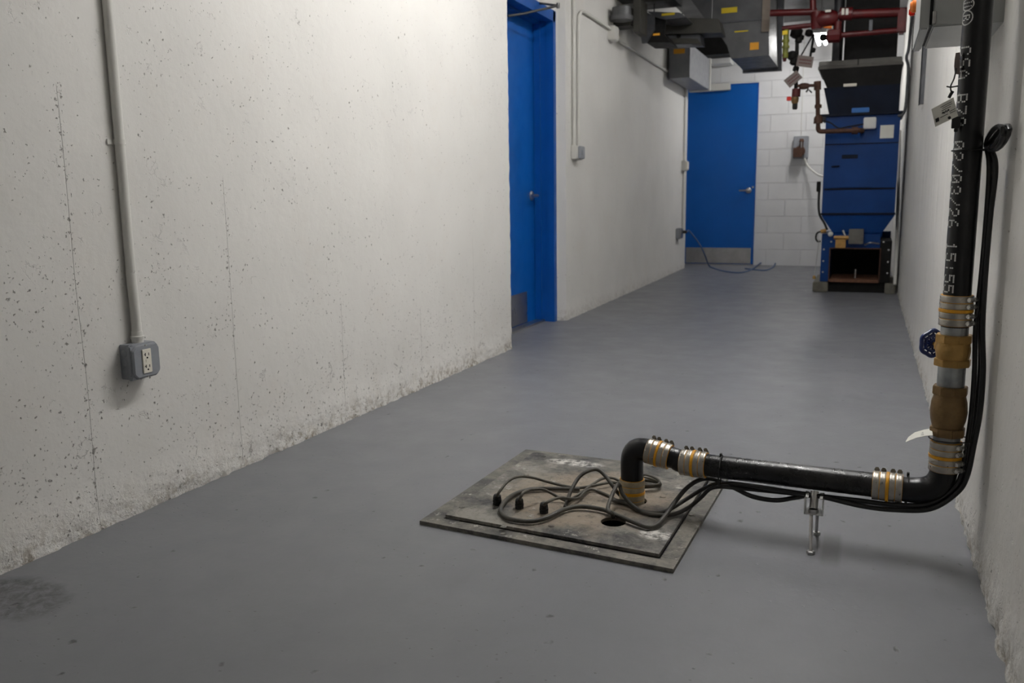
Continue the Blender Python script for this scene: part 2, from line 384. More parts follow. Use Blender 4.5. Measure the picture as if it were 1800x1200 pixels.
wl = wall_mesh([(-1.93, -1.5), (-1.93, 4.675), (-2.32, 4.675)], 3.1, edge_rough=.010)
struct('wall_left', wl, 'wall_left', angle=60)
struct('wall_left', MB().box(-2.45, -1.945, -1.6, 4.66, 0, CEIL), 'wall_recess', smooth=False)
struct('wall_left', MB().box(-2.45, -2.06, 4.66, 5.88, 2.145, CEIL), 'wall_recess', smooth=False)
w2 = wall_mesh([(-2.40, 5.845), (-2.063, 5.845), (-2.055, 5.86), (-1.995, 5.885), (-2.05, 10.58), (-2.36, 10.58)], 9.4, edge_rough=.004)
struct('wall_left', w2, 'wall_recess', angle=60)
struct('wall_left', MB().box(-2.45, -2.27, 5.9, 11.4, 0, CEIL), 'wall_recess', smooth=False)
wr = wall_mesh([(.29, 11.3), (.29, -1.5)], 5.7, groove=(2.20, .018, .008))
struct('wall_right', wr, 'wall_right', angle=60)
struct('wall_right', MB().box(.305, .45, -1.6, 11.4, 0, CEIL), 'wall_right', smooth=False)
struct('wall_back', MB().box(-2.4, .45, 11.2, 11.4, 0, CEIL), 'block', smooth=False)
struct('wall_front', MB().box(-2.4, .45, -1.7, -1.55, 0, CEIL), 'wall_recess', smooth=False)
# form-tie ridge down the right wall further back
# ---- door 1 (left, in the recess)
d1 = struct('door_1', MB().box(-2.245, -2.20, 4.93, 5.80, .012, 2.075), 'door', smooth=False)
m = MB()
# jamb profile (far side) extruded up: leaf rebate, stop, face, return
prof = [(-2.30, 5.845), (-2.30, 5.80), (-2.197, 5.80), (-2.197, 5.785), (-2.150, 5.785), (-2.150, 5.80), (-2.105, 5.80), (-2.105, 5.793), (-2.052, 5.793), (-2.052, 5.845)]
m.prism([(x, y, 0) for x, y in prof], (0, 0, 2.14))
prof2 = [(x, 10.735-y-.01) for x, y in prof]
m.prism([(x, y, 0) for x, y in prof2], (0, 0, 2.14))
hp = [(-2.30, 2.145), (-2.30, 2.08), (-2.197, 2.08), (-2.197, 2.065), (-2.150, 2.065), (-2.150, 2.08), (-2.105, 2.08), (-2.105, 2.073), (-2.052, 2.073), (-2.052, 2.145)]
m.prism([(x, 4.885, z) for x, z in hp], (0, .955, 0))
fr = m.build('door_frame', 'frame', d1, smooth=False)
m = MB().box(-2.20, -2.196, 4.97, 5.62, .02, .235); m.build('kick_plate', 'steel', d1, smooth=False)
struct('threshold', MB().box(-2.26, -2.13, 4.9, 5.80, 0, .014), 'steel', smooth=False).name = 'trim_1'
def lever(parent, c, n, side, nm='door_handle'):
    c = Vector(c); n = Vector(n); s_ = Vector(side)
    m = MB().lathe([(0, .034), (.008, .034), (.014, .028), (.016, .013), (.048, .012), (.05, .0)], c, n, 24)
    m.tube(smooth_path([c+n*.045, c+n*.055+s_*.015, c+n*.055+s_*.06, c+n*.05+s_*.11], 5), .010, 10)
    return m.build(nm, 'steel', parent)
lever(d1, (-2.20, 5.725, .90), (1,0,0), (0,-1,0))
# closer with folding arm reaching out over the corridor
m = MB().box(-2.2, -2.15, 4.95, 5.20, 1.99, 2.045); dc = m.build('door_closer', 'darksteel', d1, bevel=.005)
el = atY(981, 10, 5.45)
m = MB().tube([atY(893, 28, 5.15), atY(920, 24, 5.25), el], .0075, 10); m.tube([el, atY(925, 1, 5.62)+Vector((-.02,0,.0))], .0075, 10)
m.cyl(el-Vector((0,0,.016)), el+Vector((0,0,.016)), .011)
m.build('closer_arm', 'darksteel', dc)
# ---- door 2 (end wall)
d2 = struct('door_2', MB().box(-2.18, -1.318, 11.165, 11.198, .012, 2.21), 'door', smooth=False)
MB().box(-2.15, -1.335, 11.160, 11.166, .02, .215).build('kick_plate', 'steel', d2, smooth=False)
lever(d2, (-1.385, 11.165, .93), (0,-1,0), (-1,0,0))
MB().cyl((-1.335, 11.165, .97), (-1.335, 11.155, .97), .012).build('deadbolt', 'steel', d2)
m = MB().box(-1.98, -1.64, 11.10, 11.165, 2.15, 2.235); m.build('door_closer', 'conduit', d2, bevel=.006, smooth=False)
m = MB(); m.box(-1.318, -1.306, 11.175, 11.2, 0, 2.225); m.box(-2.2, -1.306, 11.175, 11.2, 2.213, 2.226); m.build('door_frame', 'frame', d2, smooth=False)
struct('trim_2', MB().box(-2.2, -1.31, 11.12, 11.2, 0, .010), 'steel', smooth=False)
# ------------------------------------------------------------------ lamps
def strip_lamp(loc, L, axis, W, label, z, rod=.3):
    t_ = thing('ceiling_lamp', label, 'lamp', (loc[0], loc[1], z))
    x, y = loc; hw = .065
    dx, dy = (L/2, hw) if axis == 'x' else (hw, L/2)
    MB().box(x-dx, x+dx, y-dy, y+dy, z+.045, z+.10).build('lamp_body', 'whiteplastic', t_, bevel=.004, smooth=False)
    em = emitter('lamp_tube_glow', (1, .985, .965), W/(2*PI*.016*L*2*PI) )
    for s_ in (-1, 1):
        if axis == 'x': a, b = (x-L/2+.03, y+s_*.035, z+.02), (x+L/2-.03, y+s_*.035, z+.02)
        else: a, b = (x+s_*.035, y-L/2+.03, z+.02), (x+s_*.035, y+L/2-.03, z+.02)
        MB().cyl(a, b, .016, n=12).build('lamp_tube', em, t_)
    for s_ in (-.35, .35):
        p = (x+s_*L, y) if axis == 'x' else (x, y+s_*L)
        MB().cyl((p[0], p[1], z+.10), (p[0], p[1], CEIL), .004, n=8).build('hanger', 'steel', t_)
    return t_
strip_lamp((-.42, 3.4), 1.8, 'y', LAMP_NEAR, 'white twin tube lamp hung over the sump hatch', 2.74)
strip_lamp((-.56, 10.25), .6, 'y', LAMP_FAR, 'bright twin tube lamp glimpsed behind the red pipes', 2.50)
strip_lamp((-.42, 6.7), 1.2, 'y', LAMP_MID, 'white twin tube lamp hung past the first blue door', 2.74)
strip_lamp((-.62, .2), 1.2, 'y', LAMP_FILL, 'added unseen fill lamp with twin tubes over the near end of the corridor', 2.70)  # fill lamp added out of view to lift the ambient light
# ------------------------------------------------------------------ sump hatch
hx = lambda px, py, z: atZ(px, py, z)
O = [Vector((-1.112, 2.004, 0)), Vector((-1.082, 2.742, 0)), Vector((-.366, 2.712, 0)), Vector((-.388, 1.940, 0))]
I = [Vector((-1.057, 2.044, 0)), Vector((-1.036, 2.695, 0)), Vector((-.415, 2.665, 0)), Vector((-.431, 1.988, 0))]
ht = thing('sump_hatch', 'stained steel sump cover plate with cable holes, set in the grey floor', 'hatch', (-.74, 2.35, 0))
m = MB()
vs = [p+Vector((0,0,z)) for z in (0, .011) for r_ in (O, I) for p in r_]   # 0-3 Obot,4-7 Ibot,8-11 Otop,12-15 Itop
fs = []
for i in range(4):
    j = (i+1) % 4; fs += [(i, j, j+8, i+8), (i+8, j+8, j+12, i+12), (i+12, j+12, j+4, i+4), (i, i+4, j+4, j)]
m.add(vs, fs); m.build('hatch_frame', 'hatchframe', ht, smooth=False)
cov = MB().prism([p + (Vector((-.735, 2.35, 0))-p)*.012 + Vector((0,0,.012)) for p in I], (0, 0, .009)).build('cover_plate', 'hatch', ht, smooth=False)
hc_ = atZ(1078, 917, .021)
HOLES = [((hc_.x, hc_.y), .034), ((-.590, 2.338), .041)]
cut = MB()
for (x, y), r in HOLES: cut.cyl((x, y, -.05), (x, y, .08), r, n=40)
cu = cut.build('cutter', 'black', None, smooth=False)
md = cov.modifiers.new('holes', 'BOOLEAN'); md.object = cu; md.operation = 'DIFFERENCE'
bpy.context.view_layer.update()
dg = bpy.context.evaluated_depsgraph_get(); me = bpy.data.meshes.new_from_object(cov.evaluated_get(dg))
cov.modifiers.clear(); cov.data = me; bpy.data.objects.remove(cu)
def rbox(cx, cy, w, h, r, z0, z1, rot=0, n=6):
    pts = []
    for k, (sx, sy) in enumerate(((1,1), (-1,1), (-1,-1), (1,-1))):
        for j in range(n+1):
            a = PI/2*k + PI/2*j/n; pts.append(Vector((sx*(w/2-r) + r*math.cos(a), sy*(h/2-r) + r*math.sin(a), 0)))
    R = Matrix.Rotation(rot, 3, 'Z'); return [R @ p + Vector((cx, cy, z0)) for p in pts], Vector((0,0,z1-z0))
for px, py in ((969, 924), (812, 891), (885, 926), (1150, 820), (1165, 873), (955, 802), (925, 834)):
    c = atZ(px, py, .021); MB().lathe([(0, .009), (.002, .009), (.0035, .006), (.0035, .001)], (c.x, c.y, .0205), (0,0,1), 14).build('bolt', 'hatch', ht)
for px, py in ((884, 938), (1215, 905)):
    c = atZ(px, py, .011); MB().lathe([(0, .007), (.002, .006), (.002, .001)], (c.x, c.y, .0105), (0,0,1), 14).build('bolt', 'hatch', ht)
# cable glands, standing on the plate
GL = [(874, 886), (913, 893), (956, 901)]
GLP = []
for i, (px, py) in enumerate(GL):
    c = atZ(px, py, .021); GLP.append(c)
    m = MB().lathe([(0, .013), (.008, .013), (.008, .0105), (.010, .0105), (.010, .0135), (.016, .0135), (.016, .011), (.019, .0125), (.026, .012), (.031, .008), (.031, .005)], c-Vector((0,0,.0005)), (0,0,1), 8)
    o = m.build('cable_gland', 'rubber', None, angle=30)
    tag(o, 'black cable gland ' + ('furthest left of the three on the hatch plate', 'in the middle of the three on the hatch plate', 'furthest right of the three on the hatch plate')[i], 'cable gland', 'cable glands on the hatch plate')
# ------------------------------------------------------------------ discharge pipe
PYV, PXV = 2.275, .207
RP = .030
dp = thing('discharge_pipe', 'black discharge pipe running from the sump hatch along the floor and up the right wall', 'pipe', (-.592, 2.335, 0))
def arc(p0, t0, p1, t1, k=14):
    p0, p1, t0, t1 = Vector(p0), Vector(p1), Vector(t0).normalized(), Vector(t1).normalized()
    L = (p1-p0).length*.55*1.0; a, b = p0+t0*L, p1-t1*L
    return [(1-t)**3*p0 + 3*(1-t)**2*t*a + 3*(1-t)*t*t*b + t**3*p1 for t in [i/k for i in range(k+1)]]
rb = Vector((-.592, 2.335, 0))
e1a = Vector((-.592, 2.335, .085)); e1b = Vector((-.546, 2.327, .180)); t1 = Vector((1, -.10, -.16)).normalized()
c2b = e1b + t1*.068
c3a = Vector((-.446, 2.315, .1605)); c3b = Vector((-.375, 2.308, .1605)); c4a = Vector((.047, 2.283, .1625)); c4b = Vector((.117, 2.279, .1625))
e2b = Vector((PXV, PYV, .238))
MB().cyl((rb.x, rb.y, -.5), e1a, RP, n=40).build('riser_pipe', 'pipe_clean', dp)
MB().tube(arc(e1a, (0,0,1), e1b, t1), .0325, 36).build('elbow', 'pipe_clean', dp)
MB().tube([e1b - t1*.005, c2b], RP, 36).build('short_pipe', 'pipe_clean', dp)
MB().tube(smooth_path([c2b-t1*.01, c2b, c2b+t1*.02, c3a, c3b], 6), RP, 36).build('short_pipe', 'pipe_clean', dp)
MB().tube([c3b.lerp(c4a, k/30)+Vector((0,0,.0))for k in range(-1, 32)], RP+.001, 40).build('horizontal_pipe', 'pipe', dp)
MB().tube(arc(c4a, (1,0,0), e2b, (0,0,1)), .0330, 36, rf=lambda t: .031+.0022*math.sin(PI*min(1, max(0, (t-.3)/.65)))).build('elbow', 'pipe_clean', dp)
ptop = MB().cyl((PXV, PYV, .575), (PXV, PYV, CEIL), RP+.0005, n=48).build('vertical_pipe', 'pipe_clean', dp)
def coupling(a, b, scr, mat='band', show=True, sm='screw'):
    """hubless coupling: gold gasket sleeve, four steel clamp bands, four worm screws at direction scr"""
    a, b = Vector(a), Vector(b); ax = (b-a).normalized(); L = (b-a).length; s_ = Vector(scr); s_ = (s_-ax*s_.dot(ax)).normalized()
    tt = ax.cross(s_)
    g = MB().lathe([(0, RP), (0, .0352), (L*.44, .0352), (L*.455, .0378), (L*.545, .0378), (L*.56, .0352), (L, .0352), (L, RP)], a, ax, 48)
    g = g.build('pipe_coupling', 'gasket', dp)
    for u0, u1 in ((.010, .225), (.250, .440), (.560, .750), (.775, .990)):
        MB().lathe([(L*u0, .034), (L*u0, .0362), (L*u0+.0008, .0367), (L*(u0+u1)/2-.003, .0367), (L*(u0+u1)/2, .0365), (L*(u0+u1)/2+.003, .0367), (L*u1-.0008, .0367), (L*u1, .0362), (L*u1, .034)], a, ax, 48).build('clamp_band', mat, g)
        if show:
            c = a + ax*L*(u0+u1)/2 + s_*.0395
            m = MB().cyl(c - tt*.013, c + tt*.004, .0048, n=8)
            m.cyl(c + tt*.004, c + tt*.012, .0062, n=6)
            m.box(-.0055, .0055, -.009, .003, -.003, .0022, Matrix.Translation(c - s_*.0005) @ Matrix((ax, tt, s_)).transposed().to_4x4())
            m.build('clamp_screw', sm if mat == 'band' else mat, g, angle=30)
    return g
coupling((rb.x, rb.y, .010), e1a+Vector((0,0,.004)), (.3, 1, 0), 'dirtyband')
coupling(e1b, c2b, (0, .75, 1), sm='dark_screw')
coupling(c3a, c3b, (0, .75, 1), sm='dark_screw')
coupling(c4a, c4b, (0, .75, 1), sm='dark_screw')
coupling((PXV, PYV, .222), (PXV, PYV, .296), (.72, -.6, .0))
coupling((PXV, PYV, .582), (PXV, PYV, .655), (.72, -.6, .0))
def nip(z0, z1, rings=True):
    MB().lathe([(z0, .0300), (z0+.01, .0302), (z0+.012, .0306), (z1-.012, .0306), (z1-.01, .0302), (z1, .0300)], (PXV, PYV, 0), (0,0,1), 40).build('pipe_nipple', 'zinc', dp)
nip(.290, .335); nip(.425, .492); nip(.545, .590)
def hexr(r, z, n=8, c=(PXV, PYV), ph=.2): return [Vector((c[0]+r*math.cos(2*PI*i/n+ph), c[1]+r*math.sin(2*PI*i/n+ph), z)) for i in range(n)]
# swing check valve: round belly between two octagonal collars
m = MB().lathe([(.322, .026), (.322, .0335), (.335, .0350), (.350, .0390), (.372, .0415), (.395, .0395), (.412, .0350), (.420, .033), (.420, .026)], (PXV, PYV, 0), (0,0,1), 40)
m.loft(hexr(.0405, .311), hexr(.0405, .332)); m.loft(hexr(.0400, .413), hexr(.0400, .434))
cvv = m.build('check_valve', 'bronze', dp, bevel=.0015, angle=35)
MB().lathe([(0, .022), (.006, .022), (.008, .016), (.008, .002)], (PXV, PYV+.036, .372), (0, 1, 0), 8).build('valve_cap', 'bronze', cvv)
# gate valve with a blue hand wheel behind
m = MB().lathe([(.488, .026), (.488, .0345), (.502, .0355), (.508, .037), (.520, .0385), (.530, .038), (.536, .0365), (.550, .0365), (.556, .034), (.556, .026)], (PXV, PYV, 0), (0,0,1), 40)
m.loft(hexr(.0415, .484), hexr(.0415, .501)); m.loft(hexr(.0415, .541), hexr(.0415, .560))
bd = Vector((-.50, .86, .0)).normalized(); gc = Vector((PXV, PYV, .525))
m.lathe([(.015, .026), (.034, .026), (.038, .022), (.052, .016), (.058, .009)], gc, bd, 20)
gv = m.build('gate_valve', 'brass', dp, bevel=.0012, angle=35)
MB().cyl(gc+bd*.05, gc+bd*.088, .0045).build('valve_stem', 'brass', gv)
m = MB(); wc = gc+bd*.080; uu = Vector((0,0,1)); vv_ = bd.cross(uu); ring = []
for i in range(49):
    a = 2*PI*i/48; r = .031*(1+.05*math.cos(6*a)); ring.append(wc+(uu*math.cos(a)+vv_*math.sin(a))*r)
m.tube(ring, .0052, 8); ring2 = [wc+(p-wc)*.62 for p in ring]; m.tube(ring2, .0042, 8)
for i in range(12):
    a = 2*PI*i/12; d_ = uu*math.cos(a)+vv_*math.sin(a); m.tube([wc+d_*.006, wc+d_*.033], .0028, 6)
m.cyl(wc-bd*.006, wc+bd*.006, .010); m.build('hand_wheel', 'bluewheel', gv)
# inkjet dot lettering down the pipe, glyph tops to the right
G = {'C':["01110","10001","10000","10000","10000","10001","01110"], 'S':["01111","10000","10000","01110","00001","00001","11110"],
 'A':["00100","01010","10001","10001","11111","10001","10001"], 'B':["11110","10001","10001","11110","10001","10001","11110"],
 '7':["11111","00001","00010","00100","00100","01000","01000"], '0':["01110","10001","10011","10101","11001","10001","01110"],
 '2':["01110","10001","00001","00110","01000","10000","11111"], '/':["00001","00001","00010","00100","01000","10000","10000"],
 '3':["01110","10001","00001","00110","00001","10001","01110"], '6':["00110","01000","10000","11110","10001","10001","01110"],
 '1':["00100","01100","00100","00100","00100","00100","01110"], '5':["11111","10000","11110","00001","00001","10001","01110"],
 ':':["00000","00100","00100","00000","00100","00100","00000"], 'R':["11100","10010","10010","11100","10100","10010","10010"]}
def pdot(m, z, s, r=.0016):                # s: arc length from the pipe's left edge side, measured around the pipe
    a = s/RP; RR = RP+.0012
    nx, ny = -math.sin(a), -math.cos(a); c = Vector((PXV+nx*RR, PYV+ny*RR, z)); t_ = Vector((math.cos(a), -math.sin(a), 0))
    pts = [c + (t_*math.cos(k*PI/3) + Vector((0,0,1))*math.sin(k*PI/3))*r for k in range(6)]
    m.prism(pts, Vector((nx, ny, 0))*-.0010)
def zpix(py): return atY(1690, py, PYV-.02).z
lab = [('C', 90), ('S', 111), ('A', 131), ('B', 173), ('7', 194), ('0', 214), ('0', 255), ('2', 275), ('/', 295), ('0', 314), ('3', 334), ('/', 354), ('2', 373), ('6', 393), ('1', 433), ('5', 452), (':', 471), ('5', 490), ('5', 508)]
for word in (lab[:3], lab[3:6], lab[6:14], lab[14:]):
    m = MB()
    for ch, py in word:
        z = zpix(py); w_ = .0038; hh = .0040
        for r_, row in enumerate(G[ch]):
            for c_, bit in enumerate(row):
                if bit == '1' and z - (c_-2)*w_ > .657: pdot(m, z-(c_-2)*w_, .0125+r_*.0046, .0021)
    m.build('printed_lettering', 'print', dp, smooth=False)
m = MB(); z = zpix(32)
for k in range(30):
    a = 2*PI*k/30; pdot(m, z+.0150*math.cos(a), .0275+.0150*math.sin(a), .0016)
for r_, row in enumerate(G['R']):
    for c_, bit in enumerate(row):
        if bit == '1': pdot(m, z-(c_-1.7)*.003, .0195+r_*.0028, .0014)
z = zpix(9)
for k in range(26):
    a = 2*PI*k/26; pdot(m, z+.0125*math.cos(a), .0275+.0155*math.sin(a), .0016)
for k in (-2, -1, 0, 1, 2): pdot(m, z+.004, .0275+k*.005); pdot(m, z-.004, .0275+k*.005)
m.build('printed_mark', 'print', dp, smooth=False)
# ------------------------------------------------------------------ pipe stand
ps = thing('pipe_stand', 'small steel strut clamp on two threaded legs under the black pipe', 'pipe stand', (-.088, 2.26, 0))
fp, rp_ = atZ(1425, 969, .006), atZ(1435, 935, .006)
for p in (fp, rp_):
    top = Vector((-.095 if p is fp else -.081, 2.246 if p is fp else 2.274, .082))
    lg = MB().tube([p, top], .0044, 12).build('leg', 'steel', ps)
    MB().lathe([(0, .0105), (.007, .0105), (.0085, .008)], (p.x, p.y, 0), (0,0,1), 6).build('foot_nut', 'steel', lg, angle=30)
m = MB()
m.box(-.113, -.066, 2.236, 2.284, .080, .0835); m.box(-.113, -.1095, 2.236, 2.284, .080, .127); m.box(-.0695, -.066, 2.236, 2.284, .080, .127)
m.box(-.113, -.103, 2.236, 2.284, .124, .127); m.box(-.076, -.066, 2.236, 2.284, .124, .127)
m.build('strut_channel', 'whiteplastic', ps, bevel=.0008, smooth=False)
MB().lathe([(0, .0125), (.008, .0125), (.010, .010)], (-.09, 2.245, .0835), (0,0,1), 6).build('channel_nut', 'steel', ps, angle=30)
MB().cyl((-.09, 2.245, .0935), (-.09, 2.27, .132), .0105, n=16).build('saddle', 'steel', ps)
# ------------------------------------------------------------------ cables
def cable(path, r, mat, label, group=None, k=8, name='cable', cat='cable'):
    pts = []
    for q in path:
        if isinstance(q, Vector): pts.append(q)
        elif len(q) == 3 and isinstance(q[2], tuple): pts.append(atY(q[0], q[1], q[2][0]))   # (px, py, (Y,))
        elif len(q) == 3: pts.append(atZ(q[0], q[1], q[2]))                                   # (px, py, height)
    o = MB().tube(smooth_path(pts, k), r, 10).build(name, mat, None)
    return tag(o, label, cat, group)
P1 = lambda x, y: (730+.2222*x, 770+.2222*y)
P7 = lambda x, y: (1050+.2083*x, 750+.2083*y)
g1, g2, g3 = [p+Vector((0,0,.028)) for p in GLP]
def q1(x, y, h): a = P1(x, y); return (a[0], a[1], h)
def q7(x, y, h): a = P7(x, y); return (a[0], a[1], h)
def along(off):
    """bundle under the pipe, round the bend and up behind the vertical run; off = (down/outward, sideways)"""
    a, b = off; R = RP+.008+a
    out = []
    for x in (-.22, -.10, .02, .10): out.append(Vector((x, 2.292-.02*x-.012+b, .162-R+(-.006 if x == -.22 else 0))))
    cx, cz = .115, .25
    for t in (0.30, .62, .85): 
        an = t*PI/2; out.append(Vector((cx+(.092+R)*math.sin(an), 2.268+b*.8, cz-(.088+R)*math.cos(an))))
    for z in (.30, .38, .48, .58, .70, .84, .95): out.append(Vector((PXV+R+.004+.003*math.sin(z*9+a*300)+(.006 if .3<z<.56 else 0), PYV-.004+b, z)))
    return out
def coil_end(cy, r1, tilt=0.):
    c = Vector((.263, 2.31+cy, 1.028)); pts = []
    for k in range(0, 22):
        a = -2.2 + k*.52; pts.append(c + Vector((.006*math.sin(k*1.3)+(a*.0012), .062*r1*math.cos(a)-.00, .026*r1*math.sin(a)-.024*math.cos(a)*-.6)))
    return pts
up1 = along((.002, -.010)); up2 = along((.010, .006)); up3 = along((.014, -.016)); up4 = along((.0, .012))
cable([(1078, 921, -.10), (1077, 905, .04), q7(90, 680, .055), q7(150, 520, .085), q7(185, 490, .085), q7(215, 570, .06), q7(340, 695, .032), q7(480, 725, .030), q7(600, 700, .032), q7(750, 610, .05), q7(900, 520, .085), q7(1030, 477, .108), (1310, 852, (2.27,))] + up1[1:] + [Vector((.245, 2.285, 1.0))],
      .0058, 'cable', 'black cable rising out of the hatch hole then strapped beneath the black pipe', 'cables bundled with the discharge pipe')
cable([q1(1300, 402, .030), q1(1050, 398, .030), q1(905, 405, .030), q1(780, 445, .030), q1(697, 515, .030), q1(680, 580, .030), q1(740, 635, .030), q1(900, 657, .030), q1(1040, 628, .032), q1(1180, 562, .032), q1(1310, 540, .032), q1(1480, 563, .032), q7(150, 740, .032), q7(300, 800, .032), q7(420, 843, .030), q7(500, 828, .030), q7(580, 740, .04), q7(650, 640, .06), q7(750, 520, .09), q7(850, 452, .11), q7(950, 436, .115), q7(1050, 462, .112), (1296, 860, .105), (1325, 873, .10), (1365, 879, .098), (1400, 874, .104)] + [Vector((-.085, 2.262, .124))] + up3[2:] + [Vector((.250, 2.275, 1.0))],
      .0064, 'cable', 'thick black cable making the wide loop on the hatch, dipping low under the pipe', 'cables bundled with the discharge pipe')
cable([q1(1185, 545, .028), q1(1205, 490, .04), q1(1232, 415, .06), q1(1290, 315, .085), q1(1360, 262, .10), q1(1440, 248, .10), q1(1505, 300, .085), q1(1560, 375, .065), q1(1620, 450, .035), q1(1690, 500, .030), q7(130, 620, .030), q7(260, 650, .028), q7(350, 708, .028), q7(500, 742, .028), q7(650, 735, .03), q7(770, 680, .04), q7(870, 600, .07), q7(980, 512, .10)] + [atY(1300, 858, 2.28)] + up2[1:] + [Vector((.262, 2.295, 1.0))],
      .0056, 'cable', 'black cable arching up in the middle of the hatch before joining the bundle', 'cables bundled with the discharge pipe')
cable([g1-Vector((0,0,.006)), q1(655, 440, .062), q1(685, 395, .075), q1(740, 335, .085), q1(820, 303, .085), q1(930, 312, .07), q1(1050, 345, .05), q1(1180, 377, .032), q1(1300, 392, .030), q1(1450, 366, .034), q1(1540, 350, .034), q1(1600, 352, .028), q1(1650, 330, .027)],
      .0042, 'dustcable', 'thin cable arching from the left gland to behind the upright pipe', 'gland cables on the hatch')
cable([g2-Vector((0,0,.006)), q1(835, 462, .062), q1(855, 430, .07), q1(905, 408, .07), q1(990, 402, .062), q1(1060, 425, .050), q1(1140, 470, .034), q1(1200, 495, .028), q1(1235, 480, .026), q1(1300, 440, .034), q1(1400, 365, .034), q1(1480, 320, .034), q1(1560, 315, .030), q1(1640, 350, .027)],
      .0042, 'dustcable', 'thin cable leaving the middle gland and crossing beneath the arching one', 'gland cables on the hatch')
cable([g3-Vector((0,0,.006)), q1(1030, 515, .062), q1(1080, 487, .066), q1(1150, 470, .060), q1(1230, 478, .045), q1(1295, 470, .035), q1(1345, 420, .034), q1(1400, 405, .028), q1(1500, 440, .026), q1(1600, 492, .026), q1(1680, 520, .026), q1(1760, 575, .026)],
      .0042, 'dustcable', 'thin cable leaving the right gland and running past the foot of the riser', 'gland cables on the hatch')
cpts = []
cc = atZ(1133, 853, .026)
for k in range(64):
    a = k*.33; rr = 1 - .0*k; cpts.append(Vector((cc.x+.007*math.sin(k*.7)+.043*math.cos(a), cc.y+.040*math.sin(a)+.006*math.cos(k*.4), .026+.00030*k)))
tag(MB().tube(cpts, .0034, 8).build('coiled_cable', 'dustcable', None), 'thin dusty cable coiled flat behind the upright pipe on the hatch', 'cable')
# the surplus coil strapped on the wall side of the pipe
cpts = []
ca = Vector((.250, 2.29, 1.0)); cb = atX(1768, 229, .262); cm = (ca+cb)/2; ax_ = (cb-ca)/2
perp = Vector((0, -.35, -1)).cross(Vector((1,0,0))); up_ = Vector((0,0,1)) - ax_.normalized()*ax_.normalized().z; up_.normalize()
for k in range(58):
    a = PI + k*.46; cpts.append(cm + ax_*math.cos(a)*(1+.04*math.sin(k)) + up_*.018*math.sin(a)*(1+.25*math.sin(k*.3)) + Vector((.007*math.sin(k*.21), 0, .0)))
tag(MB().tube(cpts, .0052, 8).build('coiled_cable', 'cable', None), 'black spare cable coil tied beside the vertical pipe at the right wall', 'cable')
tag(MB().cyl(atX(1728, 236, .27), atX(1722, 224, .285), .004, n=8).build('wall_peg', 'conduit', None), 'small pale peg in the right wall behind the coiled cable', 'peg')
# ties
def tie_v(z, r, lab):
    pts = []
    for k in range(25):
        a = 2*PI*k/24; s_ = 1.0+(.55 if math.cos(a) > 0 else 0)*math.cos(a); pts.append(Vector((PXV+r*math.cos(a)*s_, PYV+r*math.sin(a), z)))
    m = MB().tube(pts, .0017, 6); e = Vector((PXV+r*1.55, PYV-.004, z)); m.box(e.x-.004, e.x+.004, e.y-.008, e.y, e.z-.003, e.z+.003)
    tag(m.build('cable_tie', 'rubber', None), lab, 'cable tie')
tie_v(.990, .0335, 'black cable tie round the vertical pipe just below the cable coil')
tie_v(.303, .0395, 'black cable tie holding the paper tag below the bronze check valve')
def tie_h(x, lab, dz=.055):
    pts = []; y = 2.29-.02*x*.5
    for k in range(25):
        a = 2*PI*k/24; s_ = 1.0+(.50 if math.sin(a) < 0 else 0)*-math.sin(a); pts.append(Vector((x+.002*math.sin(a), y+.0345*math.cos(a), .162+.0345*math.sin(a)*s_)))
    m = MB().tube(pts, .0018, 6); m.box(x-.003, x+.003, y-.006, y+.004, .194, .203)
    tag(m.build('cable_tie', 'rubber', None), lab, 'cable tie')
tie_h(-.335, 'black cable tie at the left end of the horizontal pipe')
tie_h(.128, 'black cable tie beside the coupling at the right elbow')
# ------------------------------------------------------------------ paper tags
def sheet(pts, th=.0006):
    n = len(pts)//2; L = pts[:n]; R = pts[n:][::-1]; nrm = (L[-1]-L[0]).cross(R[0]-L[0]).normalized()*th; m = MB()
    vs = L+R; k = len(vs); vs2 = vs+[p+nrm for p in vs]
    fs = [(i, i+1, n+i+1, n+i) for i in range(n-1)]; fs += [tuple(q+k for q in reversed(f)) for f in fs]
    bd_ = list(range(n)) + list(range(2*n-1, n-1, -1)); fs += [(bd_[i], bd_[(i+1) % len(bd_)], bd_[(i+1) % len(bd_)]+k, bd_[i]+k) for i in range(len(bd_))]
    return m.add(vs2, fs)
tg = [atY(x, y, 2.275) for x, y in ((1638, 753), (1625, 755), (1608, 760), (1597, 768), (1592, 776))]
tg2 = [atY(x, y, 2.235) for x, y in ((1640, 765), (1627, 766), (1612, 769), (1599, 774), (1592.5, 777))]
o = sheet(tg+tg2[::-1]).build('paper_tag', 'paper', None, angle=60); tag(o, 'curled white paper tag sticking out left of the bronze check valve', 'tag')
m = MB()
for f0, f1, ln in ((.35, .40, .6), (.55, .60, .4), (.75, .8, .5)):
    a, b = tg[1].lerp(tg[3], .1).lerp(tg2[1].lerp(tg2[3], .1), f0), tg[1].lerp(tg[3], .1+ln).lerp(tg2[1].lerp(tg2[3], .1+ln), f0)
    m.tube([a+Vector((0,-.001,.0012)), b+Vector((0,-.001,.0012))], .0005, 4)
m.build('printed_lines', 'ink', o)
A_, B_, C_, D_ = [atY(x, y, Y) for x, y, Y in ((1676, 171, 2.245), (1637, 192, 2.235), (1644, 223, 2.235), (1684, 204, 2.245))]
wt = thing('paper_tag', 'white printed paper tag tied to the vertical pipe above head of the coil', 'tag', ((A_+B_+C_+D_)/4)[:])
wt['label'] = 'white printed paper tag tied to the left side of the vertical pipe'
def tagpt(u, v, h=0): return A_.lerp(B_, u).lerp(D_.lerp(C_, u), v)+Vector((0, -h, 0))
